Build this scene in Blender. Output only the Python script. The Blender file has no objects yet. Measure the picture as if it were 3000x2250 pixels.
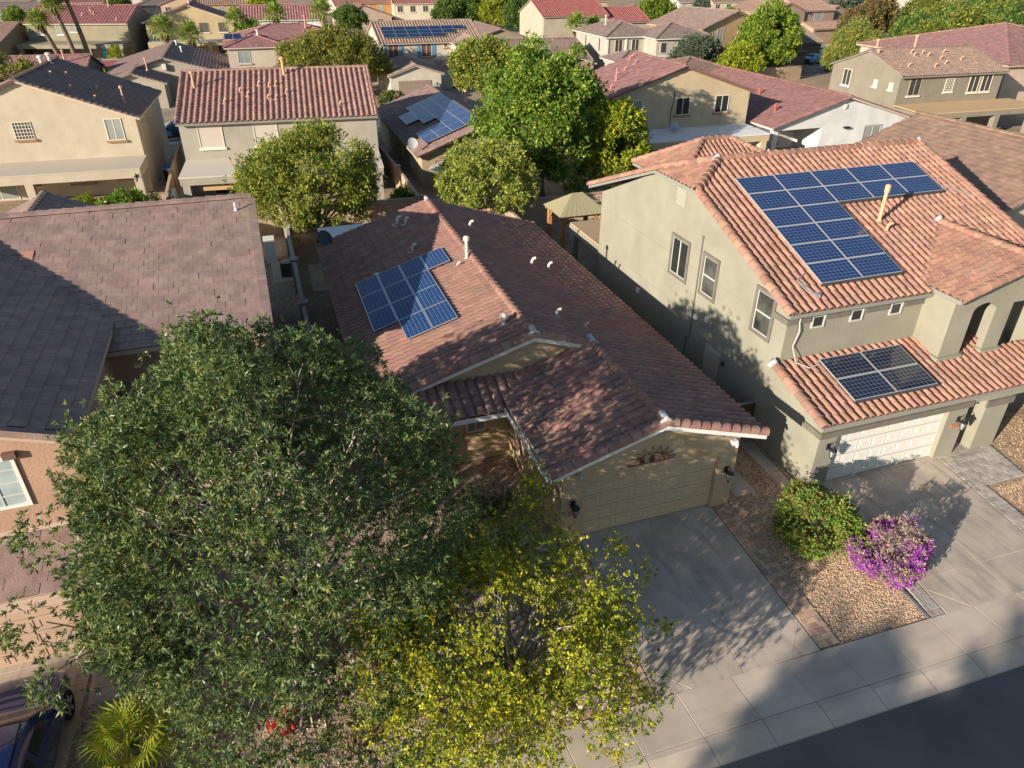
import bpy, bmesh, math, random
import numpy as np
from mathutils import Vector, Matrix

random.seed(7)
S = bpy.context.scene
COL = S.collection

# ------------------------------------------------------------------ camera, sky, sun, exposure
CAM = np.array([0.0, 0.0, 16.5])
PITCH, YAW, ROLL = math.radians(30.9), math.radians(18.8), math.radians(-0.2)
cam = bpy.data.cameras.new("camera")
cam.sensor_width = 36.0
cam.lens = 36.0 * 2110.0 / 3000.0
cam.clip_start = 0.3
cam.clip_end = 3000.0
camo = bpy.data.objects.new("camera", cam)
COL.objects.link(camo)
fwd = Vector((math.sin(YAW) * math.cos(PITCH), math.cos(YAW) * math.cos(PITCH), -math.sin(PITCH)))
rgt = Vector((math.cos(YAW), -math.sin(YAW), 0.0))
dwn = fwd.cross(rgt)
r2 = math.cos(ROLL) * rgt + math.sin(ROLL) * dwn
d2 = -math.sin(ROLL) * rgt + math.cos(ROLL) * dwn
camo.matrix_world = Matrix(((r2.x, -d2.x, -fwd.x, 0.0), (r2.y, -d2.y, -fwd.y, 0.0), (r2.z, -d2.z, -fwd.z, 16.5), (0, 0, 0, 1)))
S.camera = camo

SUN_ELEV, SUN_AZ = math.radians(16.4), math.radians(244.8)      # azimuth clockwise from +Y, where the sun stands
wld = bpy.data.worlds.new("World")
S.world = wld
wld.use_nodes = True
wn = wld.node_tree.nodes
bg = wn["Background"]
sky = wn.new("ShaderNodeTexSky")
sky.sky_type = 'NISHITA'
sky.sun_disc = False
sky.sun_elevation = SUN_ELEV
sky.sun_rotation = SUN_AZ
sky.altitude = 300.0
sky.air_density = 1.0
sky.dust_density = 0.4
sky.ozone_density = 1.3
wld.node_tree.links.new(sky.outputs["Color"], bg.inputs["Color"])
bg.inputs["Strength"].default_value = 0.085
sun = bpy.data.lights.new("sun", 'SUN')
sun.energy = 5.0
sun.angle = math.radians(0.5)
sun.color = (1.0, 0.90, 0.76)
suno = bpy.data.objects.new("sun", sun)
COL.objects.link(suno)
sd = Vector((math.sin(SUN_AZ) * math.cos(SUN_ELEV), math.cos(SUN_AZ) * math.cos(SUN_ELEV), math.sin(SUN_ELEV)))
suno.rotation_euler = sd.to_track_quat('Z', 'Y').to_euler()
suno.location = (-40, -20, 60)
S.view_settings.view_transform = 'Standard'
S.view_settings.look = 'None'
S.view_settings.gamma = 1.0
S.view_settings.exposure = 0.84
S.view_settings.use_curve_mapping = False
S.cycles.max_bounces = 6
S.cycles.diffuse_bounces = 3
S.cycles.transparent_max_bounces = 6

# ------------------------------------------------------------------ materials
MATS = {}

def rgb(c):
    return (c[0], c[1], c[2], 1.0)

def mat(name, col, col2=None, scale=1.5, rough=0.85, bump=0.0, bscale=30.0, rnd=0.0, metal=0.0, spec=0.35,
        detail=4.0, streak=None, stain=None, sscale=0.3, samt=0.25, trans=0.0, voro=0.0, coat=0.0, hue=0.0):
    if name in MATS:
        return MATS[name]
    m = bpy.data.materials.new(name)
    m.use_nodes = True
    nt = m.node_tree
    N, Lk = nt.nodes, nt.links
    b = N["Principled BSDF"]
    b.inputs["Roughness"].default_value = rough
    b.inputs["Metallic"].default_value = metal
    b.inputs["Specular IOR Level"].default_value = spec
    if coat:
        b.inputs["Coat Weight"].default_value = coat
    geo = N.new("ShaderNodeNewGeometry")
    out = None
    if col2 is None:
        r = N.new("ShaderNodeRGB"); r.outputs[0].default_value = rgb(col); out = r.outputs[0]
    else:
        if voro:
            nz = N.new("ShaderNodeTexVoronoi"); nz.inputs["Scale"].default_value = voro
            Lk.new(geo.outputs["Position"], nz.inputs["Vector"])
            sp = N.new("ShaderNodeSeparateColor"); Lk.new(nz.outputs["Color"], sp.inputs[0]); src = sp.outputs[0]
        else:
            nz = N.new("ShaderNodeTexNoise"); nz.inputs["Scale"].default_value = scale; nz.inputs["Detail"].default_value = detail
            Lk.new(geo.outputs["Position"], nz.inputs["Vector"]); src = nz.outputs["Fac"]
        rp = N.new("ShaderNodeValToRGB")
        rp.color_ramp.elements[0].position = 0.15 if voro else 0.36; rp.color_ramp.elements[0].color = rgb(col)
        rp.color_ramp.elements[1].position = 0.9 if voro else 0.66; rp.color_ramp.elements[1].color = rgb(col2)
        Lk.new(src, rp.inputs[0]); out = rp.outputs[0]
    if stain is not None:
        nz = N.new("ShaderNodeTexNoise"); nz.inputs["Scale"].default_value = sscale; nz.inputs["Detail"].default_value = 6.0
        nz.inputs["Roughness"].default_value = 0.65
        Lk.new(geo.outputs["Position"], nz.inputs["Vector"])
        mr = N.new("ShaderNodeMapRange"); mr.inputs[1].default_value = 0.45; mr.inputs[2].default_value = 0.7
        mr.inputs[3].default_value = 0.0; mr.inputs[4].default_value = samt
        Lk.new(nz.outputs["Fac"], mr.inputs[0])
        mx = N.new("ShaderNodeMixRGB"); mx.inputs[2].default_value = rgb(stain)
        Lk.new(mr.outputs[0], mx.inputs[0]); Lk.new(out, mx.inputs[1]); out = mx.outputs[0]
    if streak is not None:
        mp = N.new("ShaderNodeMapping"); mp.inputs["Scale"].default_value = streak[0]; Lk.new(geo.outputs["Position"], mp.inputs["Vector"])
        nz = N.new("ShaderNodeTexNoise"); nz.inputs["Scale"].default_value = 1.0; nz.inputs["Detail"].default_value = 5.0; Lk.new(mp.outputs[0], nz.inputs["Vector"])
        mr = N.new("ShaderNodeMapRange"); mr.inputs[1].default_value = 0.5; mr.inputs[2].default_value = 0.72; mr.inputs[3].default_value = 0.0; mr.inputs[4].default_value = streak[2]
        Lk.new(nz.outputs["Fac"], mr.inputs[0])
        mx = N.new("ShaderNodeMixRGB"); mx.inputs[2].default_value = rgb(streak[1]); Lk.new(mr.outputs[0], mx.inputs[0]); Lk.new(out, mx.inputs[1]); out = mx.outputs[0]
    if rnd or hue:
        oi = N.new("ShaderNodeObjectInfo")
        ad = N.new("ShaderNodeMath"); ad.operation = 'ADD'
        Lk.new(oi.outputs["Random"], ad.inputs[0]); Lk.new(geo.outputs["Random Per Island"], ad.inputs[1])
        fr = N.new("ShaderNodeMath"); fr.operation = 'FRACT'; Lk.new(ad.outputs[0], fr.inputs[0])
        hs = N.new("ShaderNodeHueSaturation")
        mr = N.new("ShaderNodeMapRange"); mr.inputs[3].default_value = 1 - rnd; mr.inputs[4].default_value = 1 + rnd
        Lk.new(fr.outputs[0], mr.inputs[0]); Lk.new(mr.outputs[0], hs.inputs["Value"])
        if hue:
            m2 = N.new("ShaderNodeMath"); m2.operation = 'MULTIPLY'; m2.inputs[1].default_value = 7.31; Lk.new(fr.outputs[0], m2.inputs[0])
            f2 = N.new("ShaderNodeMath"); f2.operation = 'FRACT'; Lk.new(m2.outputs[0], f2.inputs[0])
            m3 = N.new("ShaderNodeMapRange"); m3.inputs[3].default_value = 0.5 - hue; m3.inputs[4].default_value = 0.5 + hue
            Lk.new(f2.outputs[0], m3.inputs[0]); Lk.new(m3.outputs[0], hs.inputs["Hue"])
        Lk.new(out, hs.inputs["Color"]); out = hs.outputs[0]
    Lk.new(out, b.inputs["Base Color"])
    if bump:
        nz = N.new("ShaderNodeTexNoise"); nz.inputs["Scale"].default_value = bscale; nz.inputs["Detail"].default_value = 3.0
        Lk.new(geo.outputs["Position"], nz.inputs["Vector"])
        bp = N.new("ShaderNodeBump"); bp.inputs["Strength"].default_value = bump; bp.inputs["Distance"].default_value = 0.03
        Lk.new(nz.outputs["Fac"], bp.inputs["Height"]); Lk.new(bp.outputs[0], b.inputs["Normal"])
    if trans:
        tr = N.new("ShaderNodeBsdfTranslucent"); Lk.new(out, tr.inputs["Color"])
        ms = N.new("ShaderNodeMixShader"); ms.inputs[0].default_value = trans
        Lk.new(b.outputs[0], ms.inputs[1]); Lk.new(tr.outputs[0], ms.inputs[2])
        Lk.new(ms.outputs[0], N["Material Output"].inputs["Surface"])
    MATS[name] = m
    return m

def mulc(c, k):
    return tuple(min(0.95, v * k) for v in c)

def stucco(name, c, k=.86):
    c = mulc(c, k)
    return mat(name, mulc(c, 0.93), mulc(c, 1.05), streak=((1.1, 1.1, .35), mulc(c, .74), .22), scale=0.9, rough=0.95, bump=0.35, bscale=14.0, spec=0.15, stain=mulc(c, 0.72), sscale=0.55, samt=0.35)

def tilem(name, c, rnd=0.13, hue=0.012, k=.86):
    c = mulc(c, k)
    return mat(name, mulc(c, 0.86), mulc(c, 1.1), scale=2.2, rough=0.9, bump=0.4, bscale=25.0, rnd=rnd, hue=hue, spec=0.12, stain=(0.16, 0.13, 0.12), sscale=0.8, samt=0.4)

LEAFC = {}
def tones(m):
    c = LEAFC[m.name]
    return [m, leafm(m.name + "_pale", (min(.9, c[0] * 1.55 + .02), min(.9, c[1] * 1.4 + .015), c[2] * 1.2), .3, .03), leafm(m.name + "_deep", (c[0] * .62, c[1] * .72, c[2] * .75), .3, .03)]
def leafm(name, c, rnd=0.35, hue=0.03, trans=0.3, rough=0.55):
    LEAFC[name] = c
    return mat(name, c, rough=rough, rnd=rnd, hue=hue, trans=trans, spec=0.3)

def cellm(name, c, line, nx, ny):
    m = bpy.data.materials.new(name); m.use_nodes = True
    nt = m.node_tree; N, Lk = nt.nodes, nt.links; b = N["Principled BSDF"]
    uv = N.new("ShaderNodeUVMap"); sp = N.new("ShaderNodeSeparateXYZ"); Lk.new(uv.outputs[0], sp.inputs[0])
    ms = []
    for k, n in ((0, nx), (1, ny)):
        a = N.new("ShaderNodeMath"); a.operation = 'MULTIPLY'; a.inputs[1].default_value = n; Lk.new(sp.outputs[k], a.inputs[0])
        f = N.new("ShaderNodeMath"); f.operation = 'FRACT'; Lk.new(a.outputs[0], f.inputs[0])
        s = N.new("ShaderNodeMath"); s.operation = 'SUBTRACT'; s.inputs[1].default_value = 0.5; Lk.new(f.outputs[0], s.inputs[0])
        q = N.new("ShaderNodeMath"); q.operation = 'ABSOLUTE'; Lk.new(s.outputs[0], q.inputs[0])
        g = N.new("ShaderNodeMath"); g.operation = 'GREATER_THAN'; g.inputs[1].default_value = 0.472; Lk.new(q.outputs[0], g.inputs[0])
        ms.append(g)
    mx = N.new("ShaderNodeMath"); mx.operation = 'MAXIMUM'; Lk.new(ms[0].outputs[0], mx.inputs[0]); Lk.new(ms[1].outputs[0], mx.inputs[1])
    geo = N.new("ShaderNodeNewGeometry")
    vo = N.new("ShaderNodeTexVoronoi"); vo.inputs["Scale"].default_value = 28.0; Lk.new(geo.outputs["Position"], vo.inputs["Vector"])
    hs = N.new("ShaderNodeHueSaturation"); hs.inputs["Color"].default_value = rgb(c)
    se = N.new("ShaderNodeSeparateColor"); Lk.new(vo.outputs["Color"], se.inputs[0])
    mr = N.new("ShaderNodeMapRange"); mr.inputs[3].default_value = 0.7; mr.inputs[4].default_value = 1.3; Lk.new(se.outputs[0], mr.inputs[0])
    Lk.new(mr.outputs[0], hs.inputs["Value"])
    mc = N.new("ShaderNodeMixRGB"); mc.inputs[2].default_value = rgb(line); Lk.new(mx.outputs[0], mc.inputs[0]); Lk.new(hs.outputs[0], mc.inputs[1])
    Lk.new(mc.outputs[0], b.inputs["Base Color"])
    b.inputs["Roughness"].default_value = 0.10
    b.inputs["Specular IOR Level"].default_value = 0.6
    return m

WHITE = mat("white_paint", (0.74, 0.72, 0.68), rough=0.6)
VINYL = mat("white_vinyl", (0.52, 0.51, 0.47), rough=0.4)
CREAMF = mat("cream_frame", (0.66, 0.60, 0.48), rough=0.5)
DARKM = mat("dark_metal", (0.03, 0.03, 0.032), rough=0.5, metal=0.4)
GREYM = mat("grey_metal", (0.35, 0.36, 0.37), rough=0.45, metal=0.6)
ALU = mat("aluminium", (0.6, 0.61, 0.62), rough=0.35, metal=0.7)
GLASS = mat("window_glass", (0.025, 0.028, 0.027), rough=0.08, spec=0.7)
GLASSB = mat("window_glass_blind", (0.22, 0.24, 0.22), (0.30, 0.31, 0.29), scale=0.5, rough=0.15, spec=0.6)
SCREEN = mat("sun_screen", (0.10, 0.085, 0.075), rough=0.8)
SCREENL = mat("light_sun_screen", (0.46, 0.40, 0.34), rough=0.85)
BLOCKG = mat("glass_block", (0.05, 0.055, 0.06), rough=0.2, spec=0.6)
PVC = mat("vent_white", (0.62, 0.57, 0.49), rough=0.6)
PVCP = mat("vent_peach", (0.56, 0.34, 0.21), rough=0.7)
PVCG = mat("vent_grey", (0.42, 0.41, 0.36), rough=0.6)
MORTAR = mat("mortar", (0.42, 0.41, 0.39), (0.48, 0.47, 0.45), scale=9, rough=0.95)
UNDERL = mat("underlayment", (0.05, 0.05, 0.055), rough=0.95)
CONC = mat("concrete", (0.50, 0.405, 0.315), (0.60, 0.49, 0.385), scale=0.7, rough=0.9, bump=0.12, streak=((.5, 3.0, 1), (.36, .31, .26), .4), bscale=60, rnd=0.05, spec=0.2, stain=(0.36, 0.30, 0.25), sscale=0.5, samt=0.5)
CONCG = mat("driveway_concrete", (0.46, 0.375, 0.295), (0.56, 0.46, 0.365), scale=0.8, rough=0.9, bump=0.12, streak=((3.2, .5, 1), (.26, .22, .185), .65), bscale=60, rnd=0.05, spec=0.2, stain=(0.27, 0.235, 0.20), sscale=0.9, samt=0.6)
ASPH = mat("asphalt", (0.115, 0.112, 0.108), (0.16, 0.148, 0.13), scale=0.4, rough=0.95, bump=0.4, bscale=90, spec=0.2)
DIRT = mat("yard_gravel", (0.26, 0.19, 0.13), (0.48, 0.37, 0.27), voro=14.0, rough=1.0, bump=0.5, bscale=22, spec=0.1, stain=(0.17, 0.13, 0.10), sscale=0.35, samt=0.6)
GRAVEL = mat("gold_gravel", (0.24, 0.15, 0.095), (0.66, 0.48, 0.31), voro=24.0, rough=1.0, bump=0.9, bscale=30, spec=0.1, stain=(0.2, 0.12, 0.08), sscale=0.8, samt=0.5)
STONEM = mat("gravel_stone", (0.52, 0.37, 0.25), rough=0.95, rnd=0.45, hue=0.035, spec=0.15)
ROCKM = mat("river_rock", (0.45, 0.34, 0.25), (0.55, 0.44, 0.34), scale=4, rough=0.9, rnd=0.25, bump=0.3, bscale=12)
PAVR = mat("red_paver", (0.42, 0.28, 0.20), (0.50, 0.36, 0.26), scale=6, rough=0.95, rnd=0.28, hue=0.02, bump=0.3, bscale=60, spec=0.1)
PAVG = mat("grey_paver", (0.37, 0.32, 0.275), (0.45, 0.395, 0.34), scale=6, rough=0.95, rnd=0.2, hue=0.01, bump=0.3, bscale=60, spec=0.1)
PAVD = mat("dark_paver_border", (0.16, 0.16, 0.165), rough=0.95, rnd=0.15)
WOODC = mat("cedar_wood", (0.36, 0.16, 0.055), (0.48, 0.23, 0.09), scale=5, rough=0.7)
BARK = mat("grey_bark", (0.27, 0.23, 0.19), (0.40, 0.35, 0.29), scale=4, rough=0.95, bump=0.5, bscale=18)
BARKP = mat("pale_twig", (0.42, 0.35, 0.27), rough=0.9)
BARKD = mat("brown_bark", (0.14, 0.10, 0.07), (0.22, 0.16, 0.11), scale=5, rough=0.95, bump=0.5, bscale=15)
FENCEB = mat("block_wall_tan", (0.44, 0.31, 0.20), (0.52, 0.38, 0.26), scale=1.2, rough=0.95, bump=0.3, bscale=9, stain=(0.26, 0.18, 0.12), sscale=0.6, samt=0.5)
FENCEG = mat("block_wall_grey", (0.36, 0.33, 0.29), (0.42, 0.39, 0.35), scale=1.2, rough=0.95, bump=0.3, bscale=9)
GRASS = mat("turf_green", (0.02, 0.07, 0.025), rough=0.95)
RUBBER = mat("tyre_rubber", (0.02, 0.02, 0.02), rough=0.9)
CELLB = cellm("solar_cell_blue", (0.010, 0.035, 0.12), (0.24, 0.27, 0.30), 10, 6)
CELLD = cellm("solar_cell_dark", (0.012, 0.018, 0.045), (0.24, 0.25, 0.25), 10, 6)
CELLM = cellm("solar_cell_main", (0.003, 0.036, 0.13), (0.26, 0.28, 0.32), 10, 6)
for n_ in CELLM.node_tree.nodes:
    if n_.type == 'BSDF_PRINCIPLED': n_.inputs["Specular IOR Level"].default_value = 0.22; n_.inputs["Roughness"].default_value = 0.2
CELLF = mat("solar_cell_far", (0.012, 0.03, 0.08), rough=0.15, spec=0.6)

# ------------------------------------------------------------------ mesh building
class MB:
    def __init__(s):
        s.v, s.f, s.m = [], [], []
    def poly(s, pts, mi=0):
        k = len(s.v); s.v += [tuple(p) for p in pts]; s.f.append(tuple(range(k, k + len(pts)))); s.m.append(mi)
    def hexa(s, c, mi=0):
        k = len(s.v); s.v += [tuple(p) for p in c]
        for q in ((0, 3, 2, 1), (4, 5, 6, 7), (0, 1, 5, 4), (1, 2, 6, 5), (2, 3, 7, 6), (3, 0, 4, 7)):
            s.f.append(tuple(k + i for i in q)); s.m.append(mi)
    def box(s, x0, x1, y0, y1, z0, z1, mi=0):
        s.hexa([(x0, y0, z0), (x1, y0, z0), (x1, y1, z0), (x0, y1, z0), (x0, y0, z1), (x1, y0, z1), (x1, y1, z1), (x0, y1, z1)], mi)
    def obox(s, o, u, n, a, b, z, mi=0):
        """box in the frame o + u*a - n*b (b measured inwards is negative) with z up"""
        o, u, n = Vector(o), Vector(u), Vector(n)
        P = lambda i, j, k: o + u * a[i] + n * b[j] + Vector((0, 0, z[k]))
        s.hexa([P(0, 0, 0), P(1, 0, 0), P(1, 1, 0), P(0, 1, 0), P(0, 0, 1), P(1, 0, 1), P(1, 1, 1), P(0, 1, 1)], mi)
    def fbox(s, o, ex, ey, ez, a, b, c, mi=0):
        o, ex, ey, ez = Vector(o), Vector(ex), Vector(ey), Vector(ez)
        P = lambda i, j, k: o + ex * a[i] + ey * b[j] + ez * c[k]
        s.hexa([P(0, 0, 0), P(1, 0, 0), P(1, 1, 0), P(0, 1, 0), P(0, 0, 1), P(1, 0, 1), P(1, 1, 1), P(0, 1, 1)], mi)
    def slab(s, pts, down, mi=0, side=0):
        pts = [Vector(p) for p in pts]; dv = Vector(down); n = len(pts); k = len(s.v)
        s.v += [tuple(p) for p in pts] + [tuple(p + dv) for p in pts]
        s.f.append(tuple(range(k, k + n))); s.m.append(mi)
        s.f.append(tuple(range(k + 2 * n - 1, k + n - 1, -1))); s.m.append(side)
        for i in range(n):
            j = (i + 1) % n
            s.f.append((k + j, k + i, k + n + i, k + n + j)); s.m.append(side)
    def tube(s, pts, rad, n=6, mi=0, cap=True):
        pts = [Vector(p) for p in pts]
        if not hasattr(rad, '__len__'): rad = [rad] * len(pts)
        k = len(s.v); up = Vector((0.13, 0.31, 0.94))
        for i, p in enumerate(pts):
            d = (pts[min(i + 1, len(pts) - 1)] - pts[max(i - 1, 0)]).normalized()
            a = d.cross(up)
            a = a.normalized() if a.length > 1e-4 else Vector((1, 0, 0))
            b = d.cross(a)
            for q in range(n):
                t = 2 * math.pi * q / n
                s.v.append(tuple(p + (a * math.cos(t) + b * math.sin(t)) * rad[i]))
        for i in range(len(pts) - 1):
            for q in range(n):
                r = (q + 1) % n
                s.f.append((k + i * n + q, k + i * n + r, k + (i + 1) * n + r, k + (i + 1) * n + q)); s.m.append(mi)
        if cap:
            s.f.append(tuple(k + q for q in range(n - 1, -1, -1))); s.m.append(mi)
            e = k + (len(pts) - 1) * n
            s.f.append(tuple(e + q for q in range(n))); s.m.append(mi)
    def lathe(s, c, prof, n=12, mi=0):
        k = len(s.v); c = Vector(c)
        for r, z in prof:
            for q in range(n):
                t = 2 * math.pi * q / n
                s.v.append((c.x + r * math.cos(t), c.y + r * math.sin(t), c.z + z))
        for i in range(len(prof) - 1):
            for q in range(n):
                r = (q + 1) % n
                s.f.append((k + i * n + q, k + i * n + r, k + (i + 1) * n + r, k + (i + 1) * n + q)); s.m.append(mi)
        e = k + (len(prof) - 1) * n
        s.f.append(tuple(e + q for q in range(n))); s.m.append(mi)
    def shift(s, o):
        s.v = [(x - o[0], y - o[1], z - o[2]) for x, y, z in s.v]
        return s
    def mesh(s, name, mats, smooth=False):
        me = bpy.data.meshes.new(name)
        me.from_pydata(s.v, [], s.f)
        for m in (mats if isinstance(mats, (list, tuple)) else [mats]):
            me.materials.append(m)
        if any(s.m):
            me.polygons.foreach_set("material_index", s.m)
        if smooth:
            me.polygons.foreach_set("use_smooth", [True] * len(me.polygons))
        me.update()
        return me

def link(name, me, parent=None, label=None, cat=None, group=None, kind=None):
    o = bpy.data.objects.new(name, me)
    COL.objects.link(o)
    if parent is not None: o.parent = parent
    if label: o["label"] = label
    if cat: o["category"] = cat
    if group: o["group"] = group
    if kind: o["kind"] = kind
    return o

def thing(name, label, cat, loc=(0, 0, 0), rz=0.0, group=None):
    o = link(name, None, None, label, cat, group)
    o.empty_display_size = 0.3
    o.location = loc
    o.rotation_euler = (0, 0, rz)
    return o

def numesh(name, V, F, mats, smooth=False):
    """V (n,3), F (m,k) with constant k"""
    me = bpy.data.meshes.new(name)
    n, (m, k) = len(V), F.shape
    me.vertices.add(n); me.vertices.foreach_set("co", V.astype(np.float32).ravel())
    me.loops.add(m * k); me.loops.foreach_set("vertex_index", F.astype(np.int32).ravel())
    me.polygons.add(m)
    me.polygons.foreach_set("loop_start", np.arange(0, m * k, k, dtype=np.int32))
    me.polygons.foreach_set("loop_total", np.full(m, k, dtype=np.int32))
    for q in (mats if isinstance(mats, (list, tuple)) else [mats]):
        me.materials.append(q)
    me.polygons.foreach_set("use_smooth", np.full(m, bool(smooth)))
    me.update(calc_edges=True)
    return me

# ------------------------------------------------------------------ roof tiles
PROF = {
    'S': [(0, .0), (.05, .045), (.17, .085), (.32, .105), (.47, .09), (.60, .045), (.68, .008), (1.0, .0)],
    's': [(0, .0), (.1, .05), (.3, .09), (.5, .06), (.66, .0), (1.0, .0)],
    'D': [(0, -.01), (.04, .035), (.17, .078), (.42, .095), (.67, .078), (.82, .035), (.86, -.012), (1.0, -.01)],
    'F': [(0.01, .012), (.99, .012)],
    'f': [(0.01, .012), (.99, .012)],
}
TILEM = {}

def tile_geo(style, W, L):
    pr = PROF[style]; lift = (0.044 if style == 'D' else 0.036) if style in 'SsD' else 0.024
    V, F = [], []
    n = len(pr)
    for (a, h) in pr: V.append((a * W, -0.012, h + lift))
    for (a, h) in pr: V.append((a * W, L + 0.03, h * 0.96 + 0.002))
    for (a, h) in pr: V.append((a * W, -0.012, h + lift))
    for (a, h) in pr: V.append((a * W, -0.012, max(0.0, h - 0.02) if style not in 'Ff' else 0.002))
    for i in range(n - 1):
        F.append((i, i + 1, n + i + 1, n + i))
        F.append((3 * n + i, 3 * n + i + 1, 2 * n + i + 1, 2 * n + i))
    if style in 'Ff':
        V += [(pr[0][0] * W, L + .03, -0.02), (pr[-1][0] * W, L + .03, -0.02)]
        F += [(0, n, 4 * n, 3 * n), (n - 1, 4 * n - 1, 4 * n + 1, 2 * n - 1)]
    return np.array(V, float), np.array(F, int)

CAPG = {}
def cap_geo(kind, L, r):
    V, F = [], []
    if kind == 'barrel':
        angs = [math.radians(a) for a in (-12, 22, 56, 90, 124, 158, 192)]
        pr = [(math.cos(a), math.sin(a)) for a in angs]
    else:
        pr = [(-1.25, -.35), (-1.2, .12), (0, .55), (1.2, .12), (1.25, -.35)]
    n = len(pr)
    for x, z in pr: V.append((x * r * 1.1, -0.02, z * r * 1.1 + .015))
    for x, z in pr: V.append((x * r * .93, L + 0.03, z * r * .93 - .01))
    for x, z in pr: V.append((x * r * 1.1, -0.02, z * r * 1.1 + .015))
    for x, z in pr: V.append((x * r * .9, -0.02, z * r * .9))
    for i in range(n - 1):
        F.append((i + 1, i, n + i, n + i + 1)); F.append((3 * n + i + 1, 3 * n + i, 2 * n + i, 2 * n + i + 1))
    return np.array(V, float), np.array(F, int)

def inside(poly, P):
    x, y = P[:, 0], P[:, 1]
    r = np.zeros(len(P), bool)
    n = len(poly); j = n - 1
    for i in range(n):
        xi, yi = poly[i]; xj, yj = poly[j]
        c = ((yi > y) != (yj > y)) & (x < (xj - xi) * (y - yi) / ((yj - yi) + 1e-12) + xi)
        r ^= c; j = i
    return r

class Trim:
    def __init__(s): s.items = []
    def box(s, *a): b = MB(); b.box(*a); s.items.append(b)
    def slab(s, *a): b = MB(); b.slab(*a); s.items.append(b)

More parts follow.
